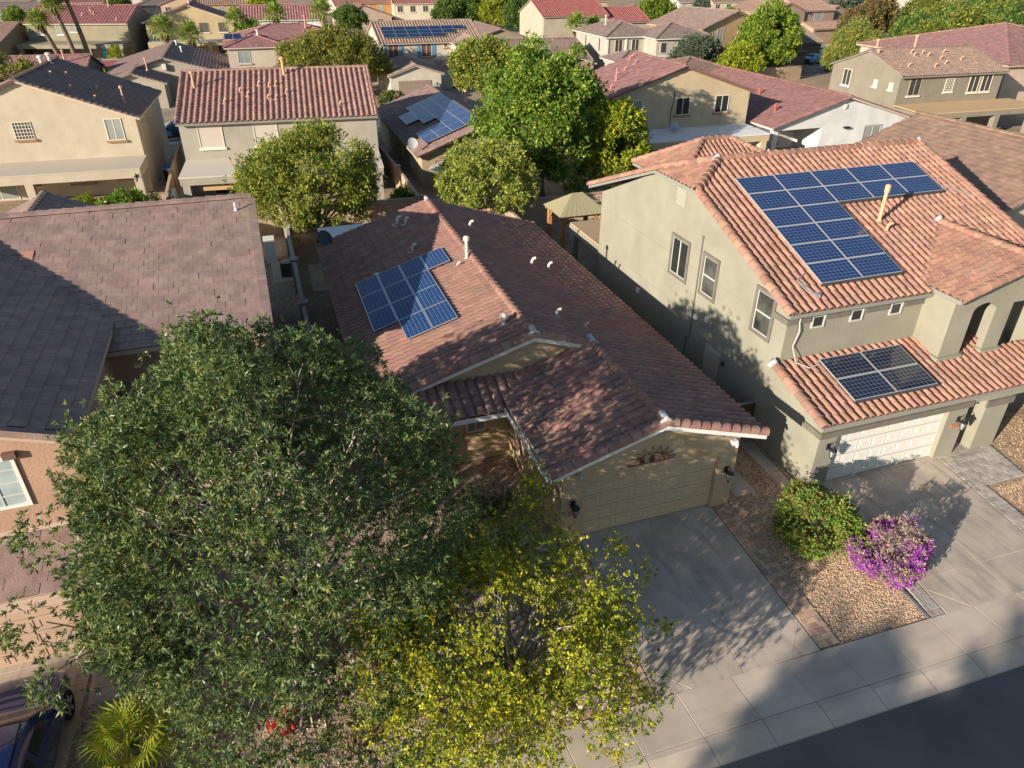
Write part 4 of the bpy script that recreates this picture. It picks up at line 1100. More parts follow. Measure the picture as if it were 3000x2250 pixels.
# garage storey
H2.box(16.54, 16.74, 15.77, 18.5, 0, 2.75); H2.box(16.742, 17.3, 15.77, 16.0, 0, 2.75); H2.box(22.28, 23.2, 15.77, 16.15, 0, 2.75); H2.box(17.302, 22.278, 15.77, 16.0, 2.22, 2.75)
H2.box(23.0, 23.2, 16.152, 18.5, 0, 2.75)
H2.wall.slab([(16.54, 15.77, 2.752), (16.54, 18.5, 2.752), (16.54, 18.5, 3.6)], (.15, 0, 0))
H2.box(23.202, 29.2, 15.77, 16.0, 2.3, 2.75)
for x0, x1 in ((24.1, 25.25),): H2.box(x0, x1, 15.77, 16.6, 0, 2.298)
H2.box(28.2, 29.2, 15.77, 16.6, 0, 2.298)
H2.trimmb.box(16.48, 23.3, 15.69, 15.768, 2.22, 2.45); H2.trimmb.box(16.47, 16.538, 15.77, 16.6, 2.22, 2.45)
H2.trimmb.box(24.02, 25.35, 15.69, 15.768, 2.0, 2.28); H2.trimmb.box(25.252, 25.34, 15.77, 16.65, 2.0, 2.28)
H2.trimmb.box(16.48, 17.50, 18.44, 18.508, 5.28, 5.5); H2.trimmb.box(18.12, 19.2, 18.44, 18.508, 5.28, 5.5); H2.trimmb.box(19.86, 20.95, 18.44, 18.508, 5.28, 5.5); H2.trimmb.box(21.6, 22.55, 18.44, 18.508, 5.28, 5.5)
H2.trimmb.box(16.46, 16.538, 18.45, 19.3, 5.28, 5.5)
# bay with arches over the porch roof: side wall, two piers with a segmental arch between
H2.box(22.6, 22.85, 17.45, 18.508, 3.0, 5.8); H2.box(22.6, 23.6, 17.2, 17.448, 2.9, 5.8); H2.box(24.7, 25.5, 17.2, 17.448, 2.9, 5.8); H2.box(25.25, 25.5, 17.45, 18.508, 3.0, 5.8)
H2.box(27.6, 28.8, 17.2, 18.508, 2.9, 5.8); H2.box(25.502, 27.6, 17.2, 17.448, 5.45, 5.8)
ar = [(23.6, 5.3)] + [(24.15 - .55 * math.cos(math.radians(a)), 5.3 + .32 * math.sin(math.radians(a))) for a in range(20, 180, 20)] + [(24.7, 5.3)]
H2.wall.slab([(x, 17.2, z) for x, z in ar] + [(24.7, 17.2, 5.8), (23.6, 17.2, 5.8)], (0, .248, 0))
H2.wall.slab([(22.6, 17.2, 5.802), (28.8, 17.2, 5.802), (25.7, 17.2, 6.95)], (0, .2, 0))
for x0, x1 in ((22.5, 23.68), (24.62, 25.58)): H2.wall.box(x0, x1, 17.1, 17.46, 3.3, 3.62)
H2.window((23.75, 18.5, 3.9), .6, 1.3, 'front', 'hung', TRIM2, GLASS, tw=.05)
# roof planes: front slope with clipped gable end, rear slope, clip, bay, garage roof
RE = 18.3
H2.plane([(16.3, 18.15, EZ), (29.1, 18.15, EZ), (29.1, 26.7, RZ), (RE, 26.7, RZ), (16.3, 24.9, zc)], W=.31, L=.40)
H2.plane([(29.1, 35.25, EZ), (16.3, 35.25, EZ), (16.3, 28.5, zc), (RE, 26.7, RZ), (29.1, 26.7, RZ)])
H2.plane([(16.3, 28.5, zc), (16.3, 24.9, zc), (RE, 26.7, RZ)])
ZB, BX = 7.1, 25.75
H2.plane([(22.45, 18.7, 6.05), (22.45, 16.9, 6.05), (BX, 16.9, ZB), (BX, 21.6, ZB)], grow=.1, W=.30, L=.40)
H2.plane([(29.1, 16.9, 6.05), (29.1, 18.7, 6.05), (BX, 21.6, ZB), (BX, 16.9, ZB)], grow=.1)
def zg(y): return 2.95 + .27 * (y - 15.45)
H2.plane([(16.25, 15.45, 2.95), (29.4, 15.45, 2.95), (29.4, 17.2, zg(17.2)), (25.5, 17.2, zg(17.2)), (25.5, 18.5, zg(18.5)), (16.25, 18.5, zg(18.5))], W=.31, L=.40)
H2.capline((RE, 26.7, RZ), (29.1, 26.7, RZ)); H2.capline((16.3, 24.9, zc), (RE, 26.7, RZ), r=.19); H2.capline((16.3, 28.5, zc), (RE, 26.7, RZ), r=.19)
H2.capline((BX, 16.9, ZB), (BX, 21.5, ZB))
for a, b_ in (((16.36, 18.15, EZ), (16.36, 24.9, zc)), ((16.36, 35.25, EZ), (16.36, 28.5, zc)), ((16.31, 15.45, 2.95), (16.31, 18.5, zg(18.5))), ((22.45, 16.96, 6.05), (BX, 16.96, ZB)), ((29.1, 16.96, 6.05), (BX, 16.96, ZB)), ((29.05, 18.15, EZ), (29.05, 26.7, RZ))):
    H2.capline(a, b_, lift=.0, seg=.40, r=.17)
for p in ((BX, 16.9, ZB + .08), (BX, 21.6, ZB + .1), (16.25, 18.45, zg(18.45) + .06), (18.25, 26.7, RZ + .1), (29.0, 26.7, RZ + .08)):
    b = MB(); b.tube([(p[0] - .2, p[1], p[2] - .1), (p[0], p[1], p[2] + .07), (p[0] + .2, p[1], p[2] - .1)], [.08, .15, .08], 8); H2.part("ridge_mortar", b, MORTAR, smooth=True)
# rear hip wing
H2.box(20.9, 28.4, 34.01, 38.3, 0, 5.8)
H2.plane([(20.6, 33.2, 5.95), (28.6, 33.2, 5.95), (25.4, 36.3, 7.45), (23.7, 36.3, 7.45)], W=.30, L=.36); H2.plane([(20.6, 38.6, 5.95), (20.6, 33.2, 5.95), (23.7, 36.3, 7.45)]); H2.plane([(28.6, 33.2, 5.95), (28.6, 38.6, 5.95), (25.4, 36.3, 7.45)])
H2.capline((20.6, 33.2, 5.95), (23.7, 36.3, 7.45)); H2.capline((20.6, 38.6, 5.95), (23.7, 36.3, 7.45)); H2.capline((28.6, 33.2, 5.95), (25.4, 36.3, 7.45)); H2.capline((23.7, 36.3, 7.45), (25.4, 36.3, 7.45))
# left wall openings with taupe surrounds
BL = mat("glass_with_blind", (.10, .10, .085), (.02, .02, .02), scale=1.1, rough=.1, spec=.6)
H2.window((16.54, 26.68, 4.14), 1.53, 1.88, 'left', 'slider', TRIM2, GLASS, tw=.14, td=.06)
H2.window((16.54, 24.12, 4.19), 1.21, 1.85, 'left', 'hung', TRIM2, BL, tw=.14, td=.06)
H2.window((16.54, 20.45, 4.2), 1.22, 1.85, 'left', 'hung', TRIM2, BL, tw=.14, td=.06)
for x in (17.57, 19.26, 21.04): H2.window((x, 18.51, 5.0), .55, .87, 'front', 'colonial', VINYL, GLASS, tw=.05)
b = MB(); b.box(16.5, 16.54, 21.95, 23.0, 0, 2.36); d_ = H2.part("side_door", b, mat("beige_door", (.46, .42, .34), rough=.7)); b = MB(); b.box(16.47, 16.498, 22.05, 22.9, .05, 2.2); H2.part("door_leaf", b, mat("beige_leaf", (.40, .37, .30), rough=.7), d_)
b = MB()
for k in range(8): b.fbox((16.54, 26.65, 7.32 + .09 * k), (0, -1, 0), (-1, 0, 0), (0, 0, 1), (0, .7), (0, .05), (0, .065))
H2.part("gable_vent", b, mat("louvre", (.40, .37, .29), rough=.8))
b = MB(); b.tube([(16.5, 24.3, 6.5), (16.5, 24.3, 2.0), (16.5, 24.55, 1.9), (16.5, 24.55, .2)], .025, 6); b.tube([(16.5, 24.3, 6.48), (16.5, 24.3, 6.62)], .05, 6); H2.part("conduit", b, TRIM2)
for y, z in ((29.2, 2.2), (24.05, 3.1), (23.2, 3.35)):
    b = MB(); b.box(16.44, 16.54, y - .1, y + .08, z - .1, z + .12); H2.part("dryer_vent", b, WHITE)
b = MB(); b.lathe((16.45, 21.6, 2.0), [(.06, 0), (.08, .12), (.03, .2)], 8); H2.part("wall_lantern", b, DARKM)
b = MB(); b.tube([(17.0, 18.42, 5.7), (16.98, 18.42, 5.35), (17.03, 18.4, 5.0), (16.9, 18.42, 4.4), (17.0, 18.2, 3.85), (17.4, 17.9, 3.72), (17.9, 18.0, 3.74)], .022, 5); H2.part("conduit", b, VINYL)
H2.garage(17.3, 22.28, 15.95, 2.22, mat("white_garage_door", (.66, .62, .55), rough=.6), rows=4, cols=8)
H2.lamp((16.98, 15.76, 1.75), 1.15); H2.lamp((22.85, 15.76, 1.65), 1.15)
b = MB(); b.box(22.6, 23.0, 15.74, 15.768, 1.35, 1.52); H2.part("house_number_plate", b, mat("terracotta_plate", (.38, .16, .10)))
b = MB(); b.lathe((23.0, 21.94, zf(21.94) - .1), [(.14, 0), (.13, .2), (.075, .26), (.075, 1.35), (.105, 1.35), (.11, 1.62), (.04, 1.66)], 12); H2.part("vent_pipe", b, PVCP)
H2.boot((22.95, 21.4, zf(21.4)), PVCP, 1.0)
b = MB(); b.tube([(17.55, 18.9, zf(18.9) + .06), (17.4, 19.5, zf(19.5) + .12), (17.9, 19.75, zf(19.75) + .15)], .02, 5); b.tube([(17.4, 19.5, zf(19.5) + .12), (17.75, 18.75, zf(18.75) + .12)], .02, 5); b.box(17.6, 17.8, 18.6, 18.8, zf(18.7) + .05, zf(18.7) + .2); H2.part("roof_anchor", b, ALU)
b = MB(); b.tube([(27.3, 23.4, zf(23.4) + .12), (27.9, 23.3, zf(23.3) + .14), (28.6, 22.6, zf(22.6) + .14)], .022, 5); H2.part("roof_anchor", b, ALU)
for z in (2.95, 5.05):
    b = MB(); b.box(16.534, 16.54, 18.6, 33.9, z, z + .02); H2.part("stucco_joint", b, mat("joint_line", (.24, .22, .17), rough=.95))
# rear patio cover
H2.box(16.75, 17.1, 37.9, 38.3, 0, 2.55); b = MB(); b.box(16.75, 20.88, 34.02, 38.5, 2.6, 2.72); H2.part("patio_roof", b, mat("tan_flat_roof", (.40, .29, .18), rough=.95)); b = MB(); b.box(16.7, 16.95, 34.02, 38.52, 2.2, 2.598); H2.part("patio_beam", b, BEI)
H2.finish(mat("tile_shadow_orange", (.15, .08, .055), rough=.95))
s2 = Vector((0, 1, SL2)).normalized()
o2 = (18.14, 19.12, zf(19.12) + .06)
pw2, ph2 = 1.83, 1.07
solar("large L shaped blue solar array on the upper roof of the pale beige house", o2, (1, 0, 0), (0, s2.y, s2.z), (0, -s2.z, s2.y),
      [(0, j) for j in range(6)] + [(1, j) for j in range(6)] + [(2, 4), (3, 4), (4, 4), (2, 5), (3, 5), (4, 5)], pw2, ph2, CELLB, skirt=True)
s3 = Vector((0, 1, .27)).normalized()
solar("four panel solar array on the low roof over the white garage door", (17.9, 16.08, zg(16.08) + .06), (1, 0, 0), (0, s3.y, s3.z), (0, -s3.z, s3.y), [(0, 0), (1, 0), (0, 1), (1, 1)], 1.83, 1.07, CELLD, skirt=True)

# ================================================================== LEFT NEIGHBOUR
PINK = stucco("pinkish_stucco", (.50, .315, .225))
TLN = tilem("brown_pink_flat_tile", (.37, .255, .215), rnd=.09, hue=.006)
HL = House("two_storey_house", "two storey pinkish house with flat brown roof tiles, left of the big tree", (-8, 25), PINK, TLN, 'F', n_ind=300, trim=mat("pink_trim", (.50, .36, .28), rough=.9), capr=.15, TW=.33, TL=.36)
def zp(y): return 8.0 - .29 * abs(30.8 - y)
HL.box(-16, -.98, 23.4, 37.4, 0, 5.75); HL.box(-16.2, -5.75, 17.8, 23.398, 0, 5.95)
HL.wall.slab([(-16.2, 17.8, 5.952), (-5.75, 17.8, 5.952), (-11, 17.8, 7.75)], (0, .15, 0))
HL.wall.slab([(-.98, 23.4, 5.752), (-.98, 37.4, 5.752), (-.98, 30.8, 7.8)], (-.15, 0, 0))
HL.plane([(-16.4, 22.9, zp(22.9)), (-.72, 22.9, zp(22.9)), (-.72, 30.8, 8.0), (-16.4, 30.8, 8.0)])
HL.plane([(-.72, 38.0, zp(38.0)), (-16.4, 38.0, zp(38.0)), (-16.4, 30.8, 8.0), (-.72, 30.8, 8.0)])
HL.plane([(-5.5, 17.5, 6.1), (-5.5, 24.3, 6.1), (-11, 30.6, 7.95), (-11, 17.5, 7.95)], W=.33, L=.40, grow=.14)
HL.plane([(-16.5, 24.3, 6.1), (-16.5, 17.5, 6.1), (-11, 17.5, 7.95), (-11, 30.6, 7.95)], W=.33, L=.40, grow=.14)
HL.capline((-16.4, 30.8, 8.0), (-.72, 30.8, 8.0)); HL.capline((-11, 17.5, 7.95), (-11, 30.6, 7.95))
for k in range(14):          # flat rake tiles closing the gable edges
    x = -5.55 - .40 * k
    z = 6.1 + .336 * (-5.5 - x)
    b = MB(); b.slab([(x, 17.36, z + .06), (x - .40, 17.36, z + .195), (x - .40, 17.55, z + .195), (x, 17.55, z + .06)], (0, 0, -.2))
    HL.part("rake_tile", b, TLN)
for k in range(19):
    y = 30.7 - .40 * k; z = zp(y)
    b = MB(); b.slab([(-.58, y, z + .03), (-.9, y, z + .06), (-.9, y - .41, z - .045), (-.58, y - .41, z - .075)], (0, 0, -.2)); HL.part("rake_tile", b, TLN)
b = MB(); b.poly([(-16.3, 17.42, 5.72), (-5.5, 17.42, 5.9), (-5.5, 17.42, 6.05), (-11, 17.42, 7.9), (-11, 17.42, 7.65)]) ; 
HL.trimmb.slab([(-5.45, 17.42, 6.0), (-11, 17.42, 7.86), (-11, 17.42, 7.68), (-5.45, 17.42, 5.82)], (0, .06, 0))
HL.plane([(-5.6, 18.9, 2.95), (-.9, 18.9, 2.95), (-.9, 23.38, 4.3), (-5.6, 23.38, 4.3)])
HL.box(-5.2, -5.0, 19.3, 19.5, 0, 2.8); HL.box(-1.4, -1.1, 19.2, 19.5, 0, 2.8)
# garage storey
HL.box(-13.6, -5.9, 16.3, 17.79, 2.36, 2.62); HL.box(-6.72, -5.9, 16.12, 17.79, 0, 2.358); HL.box(-13.6, -12.2, 16.12, 17.79, 0, 2.358); HL.box(-12.198, -6.722, 16.12, 16.4, 2.05, 2.358)
HL.trimmb.box(-13.7, -5.85, 16.05, 16.118, 2.1, 2.36); HL.trimmb.box(-13.7, -5.8, 15.8, 15.86, 2.5, 2.68); HL.trimmb.box(-13, -5.75, 17.72, 17.798, 3.28, 3.42)
HL.plane([(-14, 15.86, 2.72), (-5.75, 15.86, 2.72), (-5.75, 17.78, 3.22), (-14, 17.78, 3.22)])
HL.garage(-12.2, -6.72, 16.32, 2.1, mat("pinkish_door", (.47, .32, .23), rough=.7), rows=4, cols=6)
HL.window((-9.0, 17.8, 4.1), 1.85, 1.55, 'front', 'grid34', mat("white_window_frame", (.72, .70, .62), rough=.5), mat("pale_blind_glass", (.30, .36, .36), (.45, .5, .49), scale=1.2, rough=.2), tw=.09)
b = MB(); b.box(-7.35, -7.05, 17.66, 17.8, 5.62, 5.8); HL.part("attic_vent", b, mat("brown_vent", (.16, .09, .07), rough=.8))
HL.vent((-4.55, 20.6, 3.4), 2.0, .09, PVCG); HL.vent((-10.1, 31.3, 7.8), .95, .10, PVCG); HL.vent((-14.2, 31.2, 7.8), .9, .10, PVCG); HL.vent((-1.35, 29.9, zp(29.9)), .34, .04, PVC, cap=False)
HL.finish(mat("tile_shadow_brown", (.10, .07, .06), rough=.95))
for p in HL.root.children_recursive:
    pass
ot = thing("loose_roof_tile", "single orange replacement tile on the flat brown roof at the left edge", "roof tile", (-8.65, 28.0, zp(28.0) + .06))
b = MB(); b.slab([(0, 0, 0), (.42, 0, 0), (.42, .5, .145), (0, .5, .145)], (0, 0, -.03)); link("tile", b.mesh("tile", mat("orange_tile", (.44, .22, .15), rough=.9)), ot)
# rear gable of the house beyond (left), seen over the ridge
HX = House("tiled_house", "low house roof with a pale left slope and dark right slope behind the left neighbour", (-12, 45), PINK, tilem("dusty_brown_tile", (.38, .27, .22)), 'F', n_ind=300, capr=.14)
HX.block(-15.8, -8.8, 39.2, 47.4, 2.9, 'v', sl=.44, ov=.5, rk=.5)
HX.finish(mat("tile_shadow_brown", (.1, .07, .06)))

# ================================================================== HOUSES BEHIND
def hs(key, label, o, wallc, tilec, style='F', yaw=0.0, n=0, trim=None, cap=None, TW=.33, TL=.37, capr=.13, fascia=None):
    w = stucco(key + "_stucco", wallc); t = tilem(key + "_tile", tilec)
    tr = mat(key + "_trim", trim, rough=.85) if trim else w
    return House("house", label, o, w, t, style, math.radians(yaw), n, trim=tr, cap=cap or ('barrel' if style in 'SsD' else 'angle'), capr=capr, TW=TW, TL=TL, fascia=fascia and mat(key + "_fascia", fascia, rough=.8))
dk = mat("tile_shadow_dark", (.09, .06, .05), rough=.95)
SH = mat("blue_shutter", (.10, .24, .34), rough=.7)
BROWNS = mat("brown_sill", (.30, .17, .10), rough=.9)
LTS = mat("pale_sill", (.62, .58, .50), rough=.8)

# cream gable house, left
HA = hs("cream", "cream two storey gable house with glass block window behind the left neighbour", (-13, 64), (.56, .475, .36), (.27, .185, .16), 'F', -3.0, n=300, capr=.16, TL=.42, trim=(.55, .46, .34))
HA.block(-23.4, -8.75, 64, 76.3, 5.7, 'v', sl=.385, ov=.35, rk=.3)
HA.window((-17.15, 64, 4.45), 1.25, 1.25, 'front', 'grid65', CREAMF, BLOCKG, sill=.12, sillm=BROWNS, tw=.04); HA.window((-10.98, 64, 4.05), 1.2, 1.6, 'front', 'slider', CREAMF, GLASSB, sill=.12, sillm=BROWNS)
HA.patio(-23.4, -8.6, 60.3, 64.0, 2.72, (-16.2, -8.9), pw=.55, beam=.6, slope=.03, top=mat("cream_patio_top", (.46, .40, .32), rough=.95))
HA.window((-14.3, 64, 1.0), 1.5, 1.1, 'front', 'slider', CREAMF, GLASS, sill=.2, sillm=BROWNS); HA.window((-11, 64, 1.2), 1.1, .9, 'front', 'fixed', CREAMF, SCREEN, sill=.15, sillm=BROWNS); HA.window((-20.6, 64, .1), 2.4, 2.1, 'front', 'slider', CREAMF, GLASSB); HA.window((-17.6, 64, .9), 1.2, 1.2, 'front', 'fixed', CREAMF, GLASS)
for y, z in ((66.2, 4.6), (70, 4.6)): HA.window((-8.75, y, z), .7, 1.2, 'right', 'hung', CREAMF, GLASSB)
HA.vent((-16.3, 72.5, 8.5), .7, .12, PVC); HA.vent((-15.9, 73.5, 8.5), .8, .12, PVC); HA.vent((-9.9, 67.4, 6.2), 1.2, .07, PVCP)
for x, y in ((-15, 69), (-14.3, 70.5), (-13.2, 66.2), (-12, 69), (-11.5, 65.3)): HA.boot((x, y, 8.5 - .385 * (x + 16.1)), PVCP, 1.1)
HA.lamp((-8.95, 60.3, 2.1), 1.2)
HA.finish(dk)
# grey tan house, barrel tiles
HB = hs("greytan", "grey tan two storey house with pink barrel tile roof behind the left olive tree", (1.5, 60), (.40, .355, .29), (.42, .245, .195), 'S', -5.0, n=300, capr=.13, TW=.42, TL=.40, fascia=(.22, .21, .17))
HB.block(-5.6, 8.9, 60, 73.6, 5.7, 'u', sl=.36, ov=.45, rk=.12)
for x, w in ((-4.35, 1.75), (-.35, 1.75)): HB.window((x, 60, 3.75), w, 1.75, 'front', 'fixed', LTS, SCREENL, sill=.1, sillm=LTS, tw=.05)
HB.window((2.6, 60, 4.6), 1.3, 1.0, 'front', 'grid64', LTS, BLOCKG, tw=.05)
HB.patio(-5.6, 8.9, 55.7, 60, 2.7, (-5.2, 1.6, 8.5), pw=.5, beam=.5, slope=.05, top=mat("greytan_patio_top", (.56, .49, .40), rough=.95))
b = MB()
for k in range(2):
    b = MB(); b.box(-4.5 + 2.6 * k, -2.1 + 2.6 * k, 56.2, 56.25, 1.55, 2.1); HB.part("roller_shade", b, mat("tan_shade", (.50, .33, .17), rough=.9))
HB.window((-4, 60, .2), 2.2, 2.0, 'front', 'slider', CREAMF, GLASS); HB.window((2.5, 60, .9), 1.6, 1.2, 'front', 'slider', CREAMF, GLASS)
def zB(y): return 5.8 + .36 * (y - 60)
HB.vent((-4.6, 64.3, zB(64.3)), 1.2, .08, PVCP); HB.vent((2.2, 65.9, zB(65.9)), 1.3, .11, PVCP)
for x, y in ((.2, 64.4), (1.0, 64.2), (1.5, 64.3), (2.3, 63.1), (-.6, 62.9), (.9, 62.4), (1.5, 62.3), (-2.3, 62.0), (6.3, 61.1), (-1.2, 63.5)): HB.boot((x, y, zB(y)), PVCP, 1.0)
HB.finish(dk)
# low house with the blue array, in shade of the grey tan house
HE = hs("lowtan", "single storey tan house with blue panelled roof behind the tan house", (16, 60), (.46, .37, .24), (.34, .22, .19), 'F', 0, n=300, capr=.13)
HE.block(11.9, 22.4, 57.3, 77, 2.9, 'v', sl=.36, ov=.55, rk=.5)
HE.window((12.9, 57.3, .9), 1.9, 1.4, 'front', 'fixed', mat("brown_frame", (.28, .22, .15)), SCREENL, tw=.09)
for y in (62, 66, 70): HE.window((11.9, y, .9), 1.0, 1.3, 'left', 'slider', CREAMF, GLASS)
HE.vent((19.2, 70.5, 4.4), .9, .09, PVCP)
HE.finish(dk)
sE = Vector((1, 0, .36)).normalized(); zE = lambda x: 3.0 + .36 * (x - 11.9)
solar("bright blue solar array with two gaps on the shaded low house roof", (12.55, 58.3, zE(12.55) + .05), (sE.x, 0, sE.z), (0, 1, 0), (-sE.z, 0, sE.x),
      [(0, j) for j in (0, 1, 4, 5)] + [(1, j) for j in (0, 1, 3, 4, 5, 6)] + [(2, j) for j in range(7)] + [(3, j) for j in range(7)], 1.2, 1.9, CELLM, uvflip=True)
# tan gable house with white patio roof
HC = hs("warmtan", "tan two storey gable house with rose red roof and white patio cover", (36, 60), (.58, .46, .30), (.36, .19, .17), 'F', 0, n=300, capr=.14, TL=.40, trim=(.2, .11, .08))
HC.block(29.1, 43.5, 60, 69, 5.7, 'v', sl=.32, ov=.4, rk=.35)
for x in (31.05, 35.85, 39.9): HC.window((x, 60, 3.95), 1.45, 1.5, 'front', 'slider', CREAMF, GLASSB if x < 33 else GLASS, sill=.12, sillm=BROWNS)
for y, w in ((67.2, .9), (64.3, .8), (61, .7)): HC.window((29.1, y, 4.0), w, 1.3, 'left', 'grid44' if y > 66 else 'hung', CREAMF, BLOCKG if y > 66 else GLASSB)
HC.patio(29.6, 43.4, 55.9, 60, 2.72, (30, 36.5, 42.9), pw=.6, beam=.55, slope=.03, top=mat("white_patio_top", (.66, .64, .61), (.74, .73, .71), scale=.8, rough=.8))
HC.window((33, 60, .3), 2.6, 2.0, 'front', 'slider', CREAMF, GLASS); HC.window((38.5, 60, .9), 1.6, 1.2, 'front', 'slider', CREAMF, GLASS)
b = MB(); b.tube([(35.5, 59.95, 2.8), (35.4, 59.95, 4.2), (35.6, 59.95, 5.3), (35.6, 59.95, 6.0)], .03, 5); HC.part("cable", b, DARKM)
rp = mat("vent_rose", (.5, .22, .19), rough=.8)
def zC(x): return 5.8 + .32 * (x - 29.1)
HC.vent((31.5, 63.5, zC(31.5)), 1.1, .07, rp, cap=False)
for x, y in ((30.2, 61.8), (32.1, 64.6), (33.2, 65.3), (34.6, 66), (35.0, 68), (35.4, 68.2)): HC.boot((x, y, zC(x)), rp, 1.0)
HC.finish(dk)
# white house with rose red roof
HO = hs("white", "white single storey house with rose red gable roof and covered patio", (52, 60), (.70, .69, .66), (.35, .18, .16), 'F', 0, n=200, capr=.14, TL=.40, trim=(.5, .45, .4))
HO.block(44.9, 60.2, 57.4, 78, 2.9, 'v', sl=.285, ov=.5, rk=.4, walls=False)
HO.box(50.2, 60.2, 57.4, 78, 0, 2.9); HO.box(44.9, 50.198, 61, 78, 0, 2.9); HO.box(44.9, 45.4, 57.4, 57.9, 0, 2.5); HO.box(44.9, 50.198, 57.4, 57.7, 2.5, 2.9); HO.box(44.9, 45.2, 57.702, 60.99, 2.5, 2.9)
HO.wall.slab([(44.9, 57.4, 2.902), (60.2, 57.4, 2.902), (52.55, 57.4, 4.9)], (0, .15, 0))
HO.window((55.2, 57.4, .9), 2.1, 1.5, 'front', 'slider', mat("grey_frame", (.30, .28, .24)), GLASSB, tw=.12); HO.window((46, 61, .2), 2.6, 2.0, 'front', 'slider', CREAMF, GLASSB)
b = MB(); b.box(52.2, 52.5, 57.25, 57.4, 4.1, 4.5); HO.part("gable_vent", b, HO.wm)
b = MB(); b.box(52.7, 53.3, 57.1, 57.4, 2.3, 2.45); HO.part("security_light", b, DARKM)
for x, y in ((49, 66), (47, 60.5)): HO.vent((x, y, 3.0 + .285 * (x - 44.9)), .6, .09, mat("vent_red", (.42, .09, .06)), cap=True)
HO.finish(dk)
# right hand neighbour of the pale beige house
HP = hs("rightnb", "two storey house with large plain brown roof at the right edge", (38, 30), (.47, .42, .34), (.345, .225, .165), 'F', 0, n=300, capr=.13, TW=.33, TL=.36)
HP.block(32.9, 43.5, 24.6, 35.2, 6.2, 'v', sl=.36, ov=.4, rk=.6)
HP.finish(dk)
# dark taupe house
HD = hs("taupe", "dark taupe two storey house with brown tile roof and tan patio cover", (70, 63), (.28, .24, .185), (.30, .21, .165), 's', -1.5, n=300, capr=.12, TW=.36, trim=(.27, .25, .21), fascia=(.22, .2, .16))
HD.block(64.0, 77.6, 63, 73.6, 5.7, 'u', sl=.34, ov=.4, rk=.2)
DS = mat("dark_screen", (.045, .04, .035), rough=.7)
HD.window((65.3, 63, 3.7), 1.5, 1.75, 'front', 'slider', mat("yellowish_frame", (.38, .34, .22)), DS, sill=.12, sillm=LTS); HD.window((70.0, 63, 3.9), 1.15, 1.3, 'front', 'grid56', CREAMF, DS, sill=.1, sillm=LTS); HD.window((73.2, 63, 3.7), 1.35, 1.75, 'front', 'slider', CREAMF, DS, sill=.1, sillm=LTS); HD.window((74.9, 63, 3.7), 1.35, 1.75, 'front', 'slider', CREAMF, DS, sill=.1, sillm=LTS)
HD.window((64.0, 71.6, 3.7), 1.25, 1.7, 'left', 'slider', CREAMF, DS, sill=.1, sillm=LTS); HD.window((64.0, 66.7, 4.2), .6, .7, 'left', 'fixed', VINYL, SCREENL, sill=.1, sillm=LTS); HD.window((64.0, 64.4, 4.2), .6, .7, 'left', 'fixed', VINYL, SCREENL, sill=.1, sillm=LTS)
HD.patio(63.9, 79.5, 58.6, 63, 2.72, (64.4, 69.2, 73.6, 78.5), pw=.6, beam=.5, slope=.03, top=mat("tan_patio_top", (.50, .34, .18), rough=.95))
HD.window((66, 63, .3), 2.4, 2.0, 'front', 'slider', CREAMF, GLASS); HD.window((71, 63, .9), 1.5, 1.2, 'front', 'slider', CREAMF, GLASS)
def zD(y): return 5.8 + .34 * (y - 63)
for x, y in ((68.5, 67.2), (68.4, 66.6), (69.7, 66.9), (70.1, 66.4), (72.6, 66.9), (71.1, 65.6), (70.9, 64.6), (73.6, 65.3), (65.9, 64.4), (69.1, 64.1)): HD.boot((x, y, zD(y)), PVCP, 1.15)
HD.vent((69.8, 68.3, 7.5), 1.4, .1, PVCP); HD.vent((65.0, 68.6, 7.6), 1.0, .1, PVCP); HD.vent((64.4, 67.5, 7.2), .5, .1, PVCP)
HD.finish(dk)
HR = hs("peach", "peach two storey house with rose red hip roof at the right edge", (90, 72), (.55, .43, .33), (.37, .205, .185), 'F', 0, capr=.13)
HR.block(82.5, 106, 66.5, 90, 5.7, 'hip', sl=.26, ov=.5); HR.finish(dk)
HR = hs("backbrown", "low brown tile roof behind the white house", (60, 85), (.5, .4, .3), (.29, .19, .15), 'F', 0)
HR.block(52, 62, 88, 98, 2.9, 'hip', sl=.3, ov=.5); HR.finish(dk)
# street row: pale house with dark right slope
HI = hs("palegrey", "pale grey single storey house with garage wing behind the cream house", (-8, 108), (.47, .41, .32), (.30, .21, .185), 'F', 0, capr=.16, TL=.42)
HI.block(-17.2, -2.8, 108.4, 128, 2.9, 'v', sl=.28, ov=.6, rk=.5)
HI.block(-16.6, -9.9, 102, 110, 2.9, 'v', sl=.32, ov=.35, rk=.4)
HI.garage(-15.4, -11.2, 101.96, 2.2, mat("pale_door", (.56, .48, .38), rough=.7), rows=0)
b = MB(); b.box(-10.3, -9.8, 107.95, 108.4, 3.6, 4.3); HI.part("gable_vent", b, LTS)
HI.vent((-11.6, 104, 4.2), 1.3, .08, PVCP); HI.vent((-9.2, 124, 4.7), .8, .1, PVC); HI.vent((-8.3, 118, 4.6), .7, .1, PVC)
HI.finish(dk)
HJ = hs("shadegrey", "low house with long rose tile roof behind the cream house", (-26, 112), (.22, .19, .15), (.40, .205, .185), 'F', -4, capr=.12)
HJ.block(-40, -20, 111.5, 122.5, 2.9, 'u', sl=.33, ov=.5, rk=.3); HJ.block(-46, -33, 106, 116, 2.6, 'v', sl=.3, ov=.4)
HJ.vent((-22.5, 115, 4.0), 1.6, .1, PVCP); HJ.vent((-24.5, 116.2, 4.4), .6, .1, PVC); HJ.vent((-27, 112.5, 3.2), .8, .08, PVCP)
HJ.finish(dk)
HK = hs("olive", "olive tan low house at the far left edge", (-40, 155), (.36, .29, .18), (.30, .19, .155), 'F', -14)
